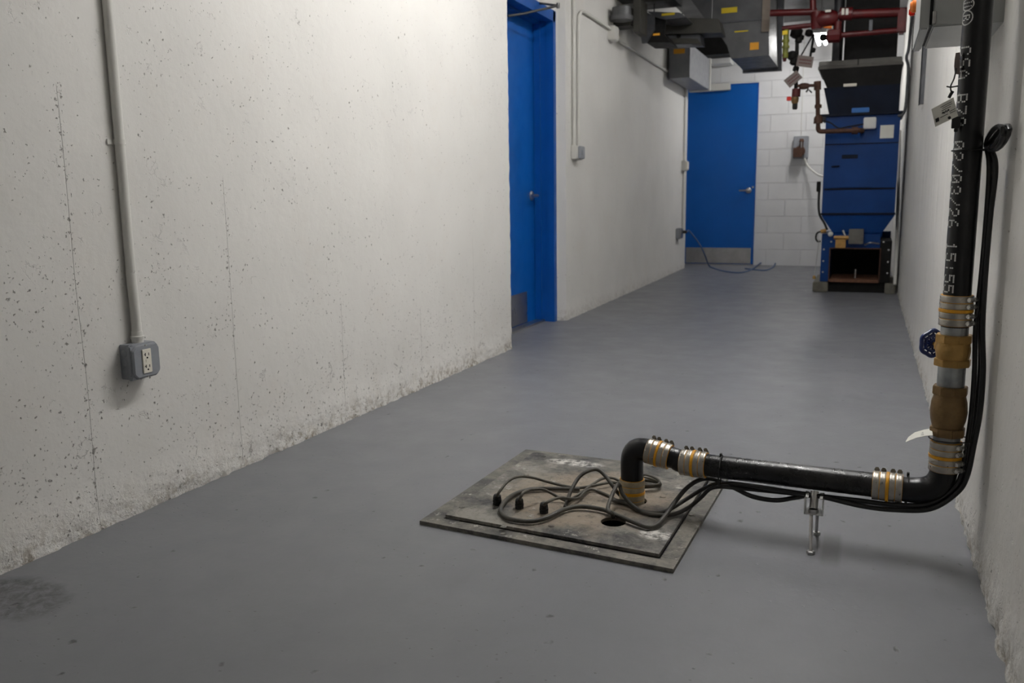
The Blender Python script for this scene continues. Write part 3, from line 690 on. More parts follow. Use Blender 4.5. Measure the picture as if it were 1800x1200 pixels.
sheet([A_, A_.lerp(B_, .5)+Vector((0,-.002,0)), B_, C_, C_.lerp(D_, .5)+Vector((0,-.002,0)), D_]).build('tag_sheet', 'paper', wt, smooth=False)
m = MB()
def inkbar(u0, u1, v, th=.0006):
    m.tube([tagpt(u0, v, .003), tagpt(u1, v, .003)], th, 4)
for u0, u1, v in ((.12, .62, .16), (.12, .55, .26), (.20, .6, .36), (.38, .72, .66), (.05, .3, .58), (.05, .3, .68)): inkbar(u0, u1, v)
for k in range(8): m.tube([tagpt(.30+.04*k, .52-.03*(k % 2), .003), tagpt(.33+.04*k, .44+.05*(k % 3), .003)], .0012, 4)
for k in range(4): m.tube([tagpt(.80+.035*k, .60, .003), tagpt(.815+.035*k, .80, .003)], .0011, 4)
c = tagpt(.36, .88, .003); m.cyl(c, c+Vector((0,.001,0)), .0035, n=12)
m.build('printed_lines', 'ink', wt, smooth=False)
m = MB().tube(smooth_path([atY(1681, 120, 2.25), atY(1677, 138, 2.24), atY(1671, 152, 2.235), atY(1672, 163, 2.24), atY(1669, 172, 2.24)], 4), .0016, 6)
m.tube(smooth_path([atY(1664, 152, 2.23), atY(1672, 153, 2.235), atY(1684, 151, 2.24)], 4), .0016, 6)
m.tube([atY(1668, 172, 2.24), atY(1671, 166, 2.24), atY(1675, 160, 2.24)], .0035, 8)
m.build('tag_string', 'rubber', wt)
a = [atY(x, y, 2.25) for x, y in ((1680, 93), (1678, 104), (1677, 116), (1678, 130))]; b = [atY(x, y, 2.262) for x, y in ((1687, 92), (1687, 108), (1687, 118), (1687, 131))]
tag(sheet(a+b[::-1]).build('paper_slip', 'pinkpaper', None, smooth=False), 'small crumpled paper slip stuck at the left edge of the vertical pipe', 'paper')
m = MB(); cl = atY(1678, 213, 2.25); m.box(cl.x-.006, cl.x+.012, 2.245, 2.255, cl.z-.016, cl.z+.010, None); m.box(cl.x+.000, cl.x+.008, 2.246, 2.254, cl.z-.024, cl.z-.016)
tag(m.build('cable_clip', 'rubber', None, bevel=.001), 'small black plastic clip behind the printed tag on the vertical pipe', 'clip')
# ------------------------------------------------------------------ outlet and conduit on the left wall
ob = thing('outlet_box', 'grey metal outlet box with ivory receptacle on the left wall', 'outlet', (-1.93, 1.84, .45))
MB().box(-1.935, -1.893, 1.779, 1.868, .403, .502).build('back_box', 'greybox', ob, bevel=.0025)
# raised cover with chamfered corners
def cham(x, y0, y1, z0, z1, c): return [Vector((x, *p)) for p in ((y0+c, z0), (y1-c, z0), (y1, z0+c), (y1, z1-c), (y1-c, z1), (y0+c, z1), (y0, z1-c), (y0, z0+c))]
m = MB().loft(cham(-1.893, 1.772, 1.876, .402, .502, .012), cham(-1.884, 1.772, 1.876, .402, .502, .012)); 
m.loft(cham(-1.884, 1.774, 1.874, .404, .500, .012), cham(-1.876, 1.777, 1.871, .407, .497, .012))
m.build('cover_plate', 'greybox', ob, bevel=.0018)
m = MB().box(-1.878, -1.8725, 1.806, 1.838, .418, .486); rc_ = m.build('receptacle', 'ivory', ob, bevel=.001)
for zz in (.470, .436):
    m = MB().box(-1.873, -1.8718, 1.8145, 1.8165, zz-.003, zz+.006); m.box(-1.873, -1.8718, 1.811, 1.8165, zz+.0005, zz+.0025)
    m.box(-1.873, -1.8718, 1.8275, 1.8290, zz-.003, zz+.005); m.cyl((-1.873, 1.822, zz-.0085), (-1.8718, 1.822, zz-.0085), .0026, n=10)
    m.build('socket_slots', 'black', rc_, smooth=False)
MB().box(-1.873, -1.8715, 1.816, 1.828, .449, .457).build('test_button', 'ivory', rc_, smooth=False)
for zz in (.497, .407):
    MB().cyl((-1.878, 1.822, zz), (-1.874, 1.822, zz), .0026, n=10).build('screw', 'steel', ob)
for k, zz in enumerate((.478, .452, .426)):
    MB().lathe([(0, .0085), (.0012, .0105), (.0022, .009), (.0022, .001)], (-1.9125, 1.7795, zz), (0,-1,0), 20).build('knockout', 'greybox', ob)
for y_, z_ in ((1.779, .492), (1.779, .408)):
    MB().box(-1.896, -1.883, y_-.008, y_+.008, z_-.006, z_+.007).build('corner_lug', 'greybox', ob, bevel=.002)
cd = thing('conduit', 'white painted conduit running down the left wall to the grey outlet box', 'conduit', (-1.91, 1.83, .5))
MB().tube(smooth_path([(-1.914, 1.832, .508), (-1.914, 1.832, .60), (-1.917, 1.832, .70), (-1.9185, 1.834, .9), (-1.9185, 1.834, CEIL)], 6), .0135, 24).build('conduit_tube', 'conduit', cd)
m = MB().lathe([(0, .0165), (.012, .0165), (.012, .019), (.020, .019), (.022, .0165), (.034, .0155)], (-1.914, 1.832, .500), (0,0,1), 20); m.cyl((-1.912, 1.842, .515), (-1.905, 1.853, .515), .004, n=8)
m.build('connector', 'conduit', cd)
m = MB().lathe([(0, .0145), (0, .0162), (.014, .0162), (.014, .0145)], (-1.9185, 1.834, 1.054), (0,0,1), 20); m.box(-1.932, -1.926, 1.80, 1.822, 1.054, 1.068); m.build('strap', 'conduit', cd)
# ------------------------------------------------------------------ conduits and boxes on the second wall section
def wx(y): return -1.995 - .055*(y-5.885)/(4.695)
cw = thing('conduit', 'white conduit down the corridor corner to the small box beside the first blue door', 'conduit', (-1.98, 6.03, 1.2))
MB().tube([(wx(6.03)+.016, 6.03, 1.24), (wx(6.03)+.016, 6.03, CEIL)], .0125, 20).build('conduit_tube', 'conduit', cw)
for z in (1.65, 2.3): MB().lathe([(0, .014), (0, .0165), (.014, .0165), (.014, .014)], (wx(6.03)+.016, 6.03, z), (0,0,1), 20).build('strap', 'conduit', cw)
cw = thing('conduit', 'white conduit bending from vertical to run along the corridor wall under the ceiling ducts', 'conduit', (-1.98, 6.12, 1.2))
pth = [(wx(6.14)+.016, 6.14, 1.24)] + [(wx(6.14)+.016, 6.14, z) for z in (1.4, 1.9, 2.10)] + [(wx(6.17)+.016, 6.16, 2.17), (wx(6.2)+.018, 6.22, 2.205), (wx(6.3)+.018, 6.32, 2.215), (wx(6.6)+.018, 6.7, 2.215), (wx(7)+.020, 6.95, 2.213), (wx(7)+.03, 7.1, 2.19), (wx(7)+.03, 7.25, 2.165), (wx(7.4)+.018, 7.5, 2.163), (wx(9)+.018, 9.25, 2.163)]
MB().tube(smooth_path(pth, 5), .0115, 16).build('conduit_tube', 'conduit', cw)
MB().box(wx(7.05)+.001, wx(7.05)+.06, 6.98, 7.10, 2.13, 2.24).build('pull_box', 'conduit', cw, bevel=.006)
bx = thing('switch_box', 'small grey switch box at the lower end of two white conduits', 'switch box', (-1.98, 6.09, 1.2))
MB().box(wx(6.1)+.001, wx(6.1)+.045, 6.00, 6.165, 1.155, 1.255).build('back_box', 'conduit', bx, bevel=.006)
MB().box(wx(6.1)+.045, wx(6.1)+.058, 6.03, 6.16, 1.160, 1.250).build('cover_plate', 'greybox', bx, bevel=.005)
MB().box(wx(6.1)+.058, wx(6.1)+.064, 6.085, 6.105, 1.19, 1.22).build('toggle', 'greybox', bx, bevel=.001)
cw = thing('conduit', 'thin white conduit at the far wall corner beside the distant blue door', 'conduit', (-2.03, 10.3, .4))
MB().tube([(wx(10.33)+.016, 10.33, .48), (wx(10.33)+.016, 10.33, 2.2)], .012, 16).build('conduit_tube', 'conduit', cw)
MB().lathe([(0, .014), (0, .018), (.03, .018), (.03, .014)], (wx(10.33)+.016, 10.33, .9), (0,0,1), 16).build('strap', 'conduit', cw)
bx = thing('switch_box', 'small white switch box halfway up the far wall corner conduit', 'switch box', (-2.03, 10.3, 1.2))
MB().box(wx(10.3)+.001, wx(10.3)+.05, 10.25, 10.38, 1.165, 1.285).build('back_box', 'conduit', bx, bevel=.006); MB().box(wx(10.3)+.05, wx(10.3)+.065, 10.26, 10.37, 1.175, 1.275).build('cover_plate', 'ivory', bx, bevel=.006)
bx = thing('outlet_box', 'low grey outlet box at the foot of the far wall corner conduit', 'outlet', (-2.03, 10.1, .4))
MB().box(wx(10.1)+.001, wx(10.1)+.05, 9.97, 10.14, .385, .505).build('back_box', 'greybox', bx, bevel=.006); MB().box(wx(10.1)+.05, wx(10.1)+.06, 9.98, 10.13, .395, .495).build('cover_plate', 'steel', bx, bevel=.004)
MB().cyl((wx(10.1)+.055, 10.1, .46), (wx(10.1)+.10, 10.12, .46), .018, n=14).build('plug', 'rubber', bx)
cable([Vector((wx(10.1)+.10, 10.12, .46)), (1212, 406, (10.2,)), (1229, 428, (10.2,)), (1238, 446, (10.25,)), (1246, 466, .03), (1254, 471, .006), (1275, 477, .006), (1302, 479, .006), (1320, 474, .006), (1334, 464.5, .02), (1346, 456, .05), (1357, 454, .05), (1363, 461, .03), (1358, 470, .006), (1345, 475, .006), (1328, 474, .006), (1310, 472, .006)], .0085, 'bluecord', 'thin blue cord trailing from the low outlet across the floor by the far door', name='extension_cord', cat='cord')
# ------------------------------------------------------------------ cabinet on the right wall
cb_ = thing('control_cabinet', 'grey metal control cabinet with beacon high on the right wall', 'cabinet', (.29, 2.69, 1.31))
MB().box(.128, .292, 2.515, 2.880, 1.308, 1.86).build('cabinet_body', 'cab', cb_, bevel=.003)
MB().box(.119, .130, 2.522, 2.872, 1.315, 1.853).build('door_seal', 'rubber', cb_, smooth=False)
dr = MB().box(.098, .120, 2.508, 2.886, 1.303, 1.866).build('door', 'cab', cb_, bevel=.004)
MB().cyl((.131, 2.512, 1.315), (.131, 2.512, 1.345), .005, n=10).build('hinge', 'steel', dr)
c = atY(1611, 11, 2.83)
MB().lathe([(0, .017), (.010, .017), (.012, .014), (.016, .012)], (.0985, 2.83, c.z), (-1,0,0), 20).build('beacon', 'orange', cb_)
a, b = atY(1597, 28, 2.875), atY(1608, 15, 2.875)
MB().box(a.x, .099, 2.865, 2.884, a.z, b.z).build('red_switch', 'red', cb_, bevel=.003)
# strip bracket on the right wall further back
m = MB().box(.262, .292, 6.05, 6.10, 1.43, 1.80); m.box(.262, .268, 6.05, 6.16, 1.43, 1.80)
tag(m.build('wall_bracket', 'galv', None, bevel=.002), 'narrow upright metal bracket fixed to the right wall beyond the cabinet', 'bracket')
# ------------------------------------------------------------------ the blue machine at the end
MY = 8.3
def mx(px, py=300): return atY(px, py, MY).x
def mz(px, py): return atY(px, py, MY).z
mc = thing('furnace', 'tall blue sheet metal furnace with hopper hood standing by the right wall', 'furnace', (-.08, 8.6, 0))
MB().box(-.43, -.30, 8.26, 9.05, 0, .092).build('concrete_block', 'pad', mc, bevel=.008)
MB().box(.175, .262, 8.26, 9.05, 0, .092).build('concrete_block', 'pad', mc, bevel=.008)
MB().box(-.30, .175, 8.33, 9.0, 0, .096).build('shade_block', 'black_iron', mc, smooth=False)  # black block stands in for the shaded void beneath the furnace
# foot housing with an open mouth
X0, X1, Z0, Z1 = -.372, .215, .095, .525
OX0, OX1, OZ0, OZ1 = -.292, .118, .118, .392
m = MB(); Yb = 8.95
m.box(X0, OX0, MY, Yb, Z0, Z1); m.box(X0, X1, Yb-.02, Yb, Z0, Z1)
m.box(OX0, OX1, MY, Yb, OZ1, Z1)
hs = m.build('foot_housing', 'machblue', mc, smooth=False)
MB().box(OX1, X1, MY, Yb-.02, Z0, Z1-.06).build('side_panel', 'black_iron', mc, smooth=False)
m = MB().box(OX0, OX1, MY-.03, Yb-.02, Z0, OZ0); m.build('mouth_floor', 'rustlip', mc, smooth=False)
m = MB(); t_ = .010; ya, yb = MY-.035, MY+.02
m.box(OX0-t_, OX0, ya, yb, Z0, OZ1+t_); m.box(OX1, OX1+t_, ya, yb, Z0, OZ1+t_); m.box(OX0, OX1, ya, yb, OZ1, OZ1+t_)
m.build('mouth_frame', 'rust', mc, bevel=.003, smooth=False)
MB().box(OX0, OX1, 8.86, 8.87, OZ0, OZ1).build('mouth_lining', 'black', mc, smooth=False)
MB().cyl((-.075, 8.45, .118), (-.075, 8.45, .20), .011, n=14).build('burner_pin', 'steel', mc)
for xx, zs in ((-.350, (.385, .280, .180)), (.190, (.385, .280, .180)), (-.290, (.455,)), (.145, (.455,))):
    for z in zs: MB().lathe([(0, .009), (.006, .008), (.008, .004), (.008, .001)], (xx, MY+.001, z), (0,-1,0), 10).build('bolt', 'steel', mc)
# hopper tapering up
def rect(x0, x1, y0, y1, z): return [Vector((x0,y0,z)), Vector((x1,y0,z)), Vector((x1,y1,z)), Vector((x0,y1,z))]
m = MB().loft(rect(-.285, .130, MY+.02, 8.95, .505), rect(-.285, .130, MY+.0, 8.95, .54)); m.loft(rect(-.285, .130, MY, 8.95, .54), rect(-.385, .222, MY-.02, 9.0, .69))
m.build('lower_hopper', 'machblue', mc, smooth=False)
bd2 = MB().box(-.383, .220, MY-.015, 9.0, .69, 1.555).build('body', 'machblue', mc, bevel=.004, smooth=False)
MB().box(-.392, .228, MY-.030, MY-.010, .695, .712).build('cross_bar', 'machdark', mc, bevel=.003, smooth=False)
MB().box(-.370, .212, MY-.022, MY-.012, .915, .930).build('cross_bar', 'machdark', mc, bevel=.003, smooth=False)
MB().box(mx(1459), mx(1531), MY-.026, MY-.012, .935, 1.300).build('access_door', 'machblue', mc, bevel=.003, smooth=False)
m = MB().box(-.383, .220, MY-.020, MY-.014, 1.308, 1.316); m.build('seam_strip', 'machdark', mc, smooth=False)
MB().box(mx(1480, 275), mx(1508, 275), MY-.028, MY-.025, mz(1494, 279), mz(1494, 272)).build('name_plate', 'machdark', mc, smooth=False)
MB().cyl((mx(1462, 293), MY-.026, mz(1462, 293)), (mx(1476, 292), MY-.045, mz(1476, 292)), .006, n=8).build('door_latch', 'machdark', mc)
MB().box(mx(1547, 232), mx(1571, 232), MY-.018, MY-.014, mz(1559, 243), mz(1559, 220)).build('white_label', 'paper', mc, smooth=False)
sb_ = MB().box(mx(1518, 216), mx(1540, 216), MY-.075, MY-.014, mz(1530, 227), mz(1530, 207)).build('control_box', 'whiteplastic', mc, bevel=.006)
MB().box(-.435, .252, MY-.045, 9.02, 1.553, 1.575).build('top_flange', 'machdark', mc, bevel=.003, smooth=False)
MB().loft(rect(-.360, .205, MY-.01, 9.0, 1.575), rect(-.412, .205, MY-.03, 9.0, 1.80)).build('upper_hopper', 'machdark', mc, smooth=False)
MB().box(mx(1497, 198), mx(1528, 198), MY-.045, MY-.018, 1.575, mz(1512, 190)).build('blue_lug', 'machlight', mc, bevel=.004, smooth=False)
MB().loft(rect(-.385, .205, MY-.03, 9.0, 1.80), rect(-.455, .212, MY-.05, 9.0, 1.955)).build('hood_skirt', 'black_iron', mc, smooth=False)
MB().box(mx(1483, 150), mx(1506, 150), MY-.055, MY-.03, mz(1495, 153), mz(1495, 148)).build('bright_clip', 'ivory', mc, bevel=.002, smooth=False)
m = MB(); m.loft(rect(-.465, .222, MY-.060, 9.0, 1.955), rect(-.465, .212, MY-.045, 9.0, 1.985)); m.loft(rect(-.462, .208, MY-.040, 9.0, 1.985), rect(-.462, .205, MY-.030, 9.0, 2.025))
hd = m.build('hood', 'hood', mc, bevel=.004, smooth=False)
MB().box(-.145, -.137, MY-.052, MY-.035, 1.96, 2.025).build('hood_seam', 'black_iron', hd, smooth=False)
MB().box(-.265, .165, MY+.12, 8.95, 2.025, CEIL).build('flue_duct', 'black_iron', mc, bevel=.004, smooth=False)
MB().cyl((-.325, 8.55, 2.02), (-.325, 8.55, CEIL), .045, n=28).build('vent_tube', 'galv', mc)
# burner gear between hopper and mouth
MB().box(mx(1492, 415), mx(1518, 415), MY-.085, MY-.0, mz(1505, 428), mz(1505, 402)).build('ignition_box', 'hood', mc, bevel=.004, smooth=False)
m = MB().box(mx(1469, 425), mx(1487, 425), MY-.08, MY-.01, mz(1478, 435), mz(1478, 420)); m.cyl((mx(1466, 416), MY-.05, mz(1470, 417)), (mx(1492, 416), MY-.05, mz(1470, 417)), .018, n=12)
M['tan'] = simple('tan_cast_valve', (.42, .24, .07), .5, .3, var=.2); m.build('gas_valve', 'tan', mc, bevel=.004)
MB().lathe([(0, .022), (.02, .022), (.028, .014), (.03, .002)], (mx(1460, 411), MY-.01, mz(1460, 411)), (0,-1,0), 16).build('white_knob', 'whiteplastic', mc)
m = MB().tube(smooth_path([(mx(1520, 430), MY-.04, mz(1520, 430)), (mx(1530, 424), MY-.06, mz(1530, 426)), (mx(1545, 428), MY-.02, mz(1545, 428))], 5), .007, 8); m.build('gas_tube', 'steel', mc)
MB().tube([(mx(1482, 405), MY-.02, mz(1482, 405)), (mx(1486, 414), MY-.05, mz(1486, 414))], .009, 8).build('pilot_tube', 'steel', mc)
# hose down the left flank
m = MB().tube(smooth_path([atY(1440, 333, 8.27), atY(1439, 360, 8.27), atY(1441, 378, 8.27), atY(1449, 392, 8.27), atY(1454, 404, 8.27)], 6), .010, 10)
hz = m.build('hose', 'rubber', mc); MB().box(mx(1436, 325), mx(1443, 325), 8.24, 8.30, mz(1440, 337), mz(1440, 319)).build('hose_fitting', 'black_iron', mc, bevel=.004)
MB().tube(smooth_path([atY(1447, 406, 8.26), atY(1437, 409, 8.26), atY(1434, 418, 8.26), atY(1437, 424, 8.26), atY(1442, 424, 8.28)], 6), .008, 8).build('hose', 'rubber', mc)
MB().cyl(atY(1443, 407, 8.26), atY(1452, 405, 8.26), .018, n=12).build('hose_fitting', 'tan', mc)
MB().lathe([(0, .014), (.02, .014), (.03, .008)], atY(1431, 490, 8.24), (0,0,1), 12).build('drain_cock', 'brass', mc)
MB().cyl(atY(1432, 484, 8.24), atY(1440, 420, 8.26), .0025, n=6).build('pull_wire', 'steel', mc)
# white and grey risers between machine and wall
cable([atX(1573, 500, .255), atX(1577, 400, .255), atX(1580, 300, .255), atX(1582, 230, .255)], .014, 'conduit', 'white upright pipe squeezed between the blue furnace and right wall', name='vertical_pipe', cat='pipe')
cable([Vector((.20, 8.23, 1.53)), Vector((.235, 8.22, 1.54)), Vector((.252, 8.22, 1.60)), Vector((.258, 8.22, 1.75)), Vector((.255, 8.2, 1.92)), Vector((.235, 8.18, 2.0)), Vector((.25, 8.18, 2.1)), Vector((.262, 8.2, 2.5)), Vector((.262, 8.2, CEIL))], .012, 'galv', 'grey flexible conduit curving up the wall from the furnace top', name='flexible_conduit', cat='conduit')
# ------------------------------------------------------------------ fuel line and hanging valve set in front of the furnace
GY = 8.15
gl = thing('gas_line', 'rusty brown pipe bent down and across the top of the blue furnace', 'pipe', tuple(atY(1437, 190, GY)))
p_ = lambda x, y, Y=GY: atY(x, y, Y)
MB().tube(arc(p_(1438, 222), (0,0,-1), p_(1446, 231), (1,0,0), 6), .020, 14).build('elbow', 'rust', gl)
MB().cyl(p_(1438, 224), p_(1437, 150), .0185, n=16).build('vertical_pipe', 'rust', gl)
MB().tube([p_(1444, 231), p_(1512, 229), p_(1515, 229)+Vector((0,.02,0)), p_(1515, 229)+Vector((0,.16,0))], .0200, 16).build('horizontal_pipe', 'rust', gl)
for y in (186, 213): MB().lathe([(0, .023), (0, .029), (.03, .029), (.03, .023)] if y == 186 else [(0, .02), (.0, .038), (.05, .036), (.07, .022)], p_(1438, y+4), (0,0,1), 12).build('pipe_collar', 'rust', gl)
MB().lathe([(0, .022), (0, .031), (.05, .031), (.05, .022)], p_(1497, 229.5), (1,0,0), 8).build('pipe_collar', 'rust', gl)
MB().cyl(p_(1437, 158), p_(1437, 143), .030, n=12).build('tee', 'rust', gl)
m = MB().cyl(p_(1437, 150), p_(1401, 151), .013, n=12); m.lathe([(0, .02), (.03, .028), (.06, .028), (.08, .02)], p_(1422, 151), (-1,0,0), 12); m.build('branch_pipe', 'rust', gl)
MB().tube([p_(1421, 156), p_(1417, 162)], .007, 6).build('valve_lever', 'black_iron', gl)
MB().tube(smooth_path([p_(1441, 216), p_(1448, 213), p_(1460, 216), p_(1474, 225), p_(1490, 223), p_(1518, 218)], 5), .006, 8).build('flexible_tube', 'black_iron', gl)
MB().tube([p_(1427, 163), p_(1422, 158)], .006, 6).build('valve_lever', 'black_iron', gl)
vs_ = thing('hanging_valve_set', 'dark valve assembly hanging from the red pipes with cardboard tags', 'valve', tuple(atY(1400, 100, GY)))
MB().cyl(p_(1399, 155), p_(1402, 45), .016, n=12).build('drop_pipe', 'black_iron', vs_)
m = MB()
for x, y, r in ((1400, 58, .05), (1404, 70, .03), (1393, 98, .042), (1396, 108, .036), (1399, 121, .026), (1408, 66, .025), (1422, 58, .032), (1447, 66, .030), (1429, 88, .022)): 
    MB().lathe([(-r*.9, r*.5), (-r*.6, r), (r*.6, r), (r*.9, r*.5)], p_(x, y), (.2,.1,1), 10).build('valve_body', 'black_iron', vs_)
MB().cyl(p_(1399, 170), p_(1400, 156), .036, n=14).build('red_valve', 'redpipe', vs_)
MB().box(*sorted((p_(1383, 173).x, p_(1391, 173).x)), GY-.02, GY+.02, p_(1387, 177).z, p_(1387, 170).z).build('red_lever', 'red', vs_, bevel=.004)
MB().lathe([(0, .020), (.02, .030), (.05, .034), (.06, .030)], p_(1397, 183), (0,0,1), 14).build('brass_fitting', 'bronze', vs_)
MB().lathe([(0, .015), (.01, .022), (.05, .022)], p_(1397, 192.5), (0,0,1), 14).build('nozzle', 'rubber', vs_)
m = MB(); m.tube([p_(1395, 120), p_(1430, 60)], .006, 6); m.tube([p_(1424, 101), p_(1431, 60)], .010, 8); m.build('linkage', 'black_iron', vs_)
def tagcard(cx, cy, w, h, rot, lab, Y=GY-.06):
    c = p_(cx, cy, Y); R = Matrix.Rotation(-rot, 4, 'Y'); T = Matrix.Translation(c) @ R @ Matrix.Rotation(.25, 4, 'Z')
    o = MB().box(-w/2, w/2, -.001, .001, -h/2, h/2, T).build('hanging_tag', 'pinkpaper', None, smooth=False); tag(o, lab, 'tag')
    for k in range(2):
        z = h*(.12-.28*k); m = MB()
        for j in range(7):
            x = -w*.36 + j*w*.11; m.box(x, x+w*.075, -.0022, -.001, z-h*.07, z+h*.07, T)
        m.build('red_lettering', 'redink', o, smooth=False)
tagcard(1415, 108, .135, .092, -.16, 'grey brown card tag hanging by the red pipes, upper of two')
tagcard(1394, 139, .135, .085, .70, 'grey brown card tag tilted on the hanging valve, lower of two')
# ------------------------------------------------------------------ red sprinkler pipework
RY = 8.0
r_ = lambda x, y, Y=RY: atY(x, y, Y)
rs = thing('sprinkler_pipe', 'dark red sprinkler pipe crossing the corridor just above the furnace hood', 'pipe', tuple(r_(1500, 22)))
MB().cyl(r_(1474, 26), r_(1594, 21), .036, n=20).build('main_pipe', 'redpipe', rs)
MB().cyl(r_(1354, 23), r_(1436, 21), .028, n=18).build('branch_pipe', 'redpipe', rs)
MB().cyl(r_(1430, 30), r_(1426, -70), .026, n=18).build('vertical_pipe', 'redpipe', rs)
MB().lathe([(0, .04), (.0, .052), (.10, .052), (.10, .04)], r_(1476, 25), (1, 0, -.04), 14).build('grooved_coupling', 'redpipe', rs)
for x in (1482, 1489): MB().box(r_(x, 20).x-.009, r_(x, 20).x+.012, RY-.056, RY-.05, r_(x, 28).z, r_(x, 17).z).build('white_sticker', 'paper', rs, smooth=False)
m = MB(); m.lathe([(-.09, .045), (-.06, .065), (.05, .065), (.09, .04)], r_(1453, 33), (1,0,.1), 14); m.lathe([(-.08, .04), (-.04, .05), (.06, .05)], r_(1436, 34), (0,0,1), 12)
vb = m.build('red_valve_body', 'redpipe', rs)
MB().cyl(r_(1473, 38), r_(1472, 62), .030, n=14).build('drop_pipe', 'redpipe', rs)
MB().cyl(r_(1447, 46), r_(1462, 48), .014, n=10).build('handle_stub', 'orange', rs)
MB().box(r_(1451, 25).x, r_(1461, 25).x, RY-.07, RY-.06, r_(1455, 24).z, r_(1455, 20).z).build('white_sticker', 'paper', rs, smooth=False)
MB().cyl(r_(1476, 62), r_(1592, 52), .022, n=16).build('lower_pipe', 'redpipe', rs)
MB().lathe([(-.06, .03), (-.045, .055), (.045, .055), (.06, .03)], r_(1466, 63), (1,0,0), 8).build('grooved_coupling', 'redpipe', rs)
MB().box(r_(1578, 30).x, r_(1594, 30).x, RY-.05, RY+.05, r_(1585, 60).z, r_(1585, 16).z).build('end_bracket', 'redpipe', rs, bevel=.015)
MB().box(r_(1528, 40).x, r_(1534, 40).x, RY-.03, RY-.024, r_(1530, 55).z, r_(1530, 36).z).build('hanger_strap', 'galv', rs, smooth=False)
m = MB().cyl(r_(1375, 50), r_(1430, 44), .020, n=12); m.build('dark_branch', 'redpipe', rs)
gs = thing('gauge_set', 'dull yellow green fitting between the silver duct and the hanging valve set', 'valve', tuple(r_(1381, 80)))
m = MB().cyl(r_(1380, 102), r_(1382, 52), .024, n=14); m.build('green_fitting', 'green', gs)
for y in (85, 74): MB().lathe([(0, .025), (0, .031), (.02, .031), (.02, .025)], r_(1381, y), (0,0,1), 12).build('fitting_ring', 'green', gs)
MB().box(r_(1376, 58).x, r_(1385, 58).x, RY-.035, RY-.028, r_(1380, 62).z, r_(1380, 55).z).build('yellow_label', 'yellow', gs, smooth=False)
MB().lathe([(0, .012), (.04, .022), (.06, .022)], r_(1379, 108), (0,0,1), 12).build('red_end', 'redpipe', gs)
# ------------------------------------------------------------------ ceiling ducts
def dbox(px0, px1, py0, py1, Y0, Y1, ymid=None):
    a, b = atY(px0, (py0+py1)/2, Y0), atY(px1, (py0+py1)/2, Y0); t0 = atY((px0+px1)/2, py0, Y0).z; b0 = atY((px0+px1)/2, py1, Y0).z
    return (a.x, b.x, Y0, Y1, b0, t0)
def dface(pts, Y): return [atY(x, y, Y) for x, y in pts]
# large main duct with a slanted left flank
md = thing('main_air_duct', 'large galvanised air duct with yellow and orange stickers under the ceiling', 'duct', tuple(atY(1310, 60, 8.2)))
fp_ = dface([(1350, -75), (1352, 97), (1285, 103), (1278, 80), (1262, 57), (1246, 42), (1215, 0), (1170, -75)], 8.2)
MB().prism(fp_, (0, .85, 0)).build('duct_body', 'galvduct', md, smooth=False)
x0, x1, y0, y1, z0, z1 = dbox(1262, 1352, 100, 0, 8.2, 9.8)
MB().box(fp_[2].x-.01, fp_[1].x+.03, 9.05, 9.11, fp_[2].z-.02, CEIL-.01).build('duct_flange', 'galv', md, smooth=False)
m = MB().box(fp_[1].x-.07, fp_[1].x-.005, 8.175, 8.2, fp_[1].z+.20, CEIL-.02); M['beige'] = simple('beige_insulation_edge', (.23, .19, .155), .7, var=.1); m.build('edge_strip', 'beige', md, smooth=False)
m = MB().box(fp_[5].x, fp_[1].x-.005, 8.188, 8.2, fp_[5].z-.006, fp_[5].z+.006); m.build('duct_seam', 'galv', md, smooth=False)
def stick(px0, px1, py0, py1, Y, mat, parent, nm='sticker'):
    a, b = atY(px0, py1, Y), atY(px1, py0, Y); return MB().box(a.x, b.x, Y-.003, Y, a.z, b.z).build(nm, mat, parent, smooth=False)
stick(1268, 1296, 12, 24, 8.197, 'yellow', md, 'yellow_sticker'); stick(1291, 1315, 53, 57, 8.197, 'yellow', md, 'yellow_sticker'); stick(1318, 1334, 74, 88, 8.197, 'osticker', md, 'orange_sticker')
# small duct by the left wall running back over the far door
sd = thing('branch_air_duct', 'small rectangular galvanised duct by the left wall ending over the far door', 'duct', (-1.9, 9.3, 2.1))
x0 = atY(1175, 137, 9.3).x; x1 = atY(1212, 137, 9.3).x; zt = atY(1212, 76, 9.3).z
M['paleduct'] = simple('pale_duct_sheet', (.24, .245, .26), .5, .3, var=.1, scale=7)
sb2 = MB().box(x0, x1, 9.3, 10.5, 2.095, zt).build('duct_body', 'paleduct', sd, bevel=.003, smooth=False)
MB().box(x0-.012, x1+.012, 10.5, 10.545, 2.08, zt+.015).build('duct_flange', 'conduit', sd, bevel=.003, smooth=False)
stick(1184, 1204, 85, 95, 9.297, 'osticker', sd, 'orange_sticker')
# cross duct
cd2 = thing('cross_duct', 'olive grey sheet metal duct crossing beneath the ceiling over the corridor wall', 'duct', tuple(atY(1215, 45, 7.9)))
pf = dface([(1172, 30), (1262, 33), (1268, 57), (1166, 60)], 7.9); MB().prism(pf, (0, .25, 0)).build('duct_body', 'olive', cd2, smooth=False)
for hx_ in (-1.62, -1.36): MB().cyl((hx_, 8.02, 2.40), (hx_, 8.02, CEIL), .006, n=8).build('hanger', 'darksteel', cd2)
pf = dface([(1172, 59), (1230, 58), (1232, 77), (1183, 78)], 7.95); MB().prism(pf, (0, .2, 0)).build('lower_lip', 'galv', cd2, smooth=False)
m = MB().cyl(atY(1193, 59, 7.95)+Vector((0,-.005,-.02)), atY(1193, 59, 7.95)+Vector((0,.005,-.02)), .02, n=14); m.build('knob', 'black_iron', cd2)
stick(1192, 1212, 69, 76, 7.947, 'osticker', cd2, 'orange_sticker'); 
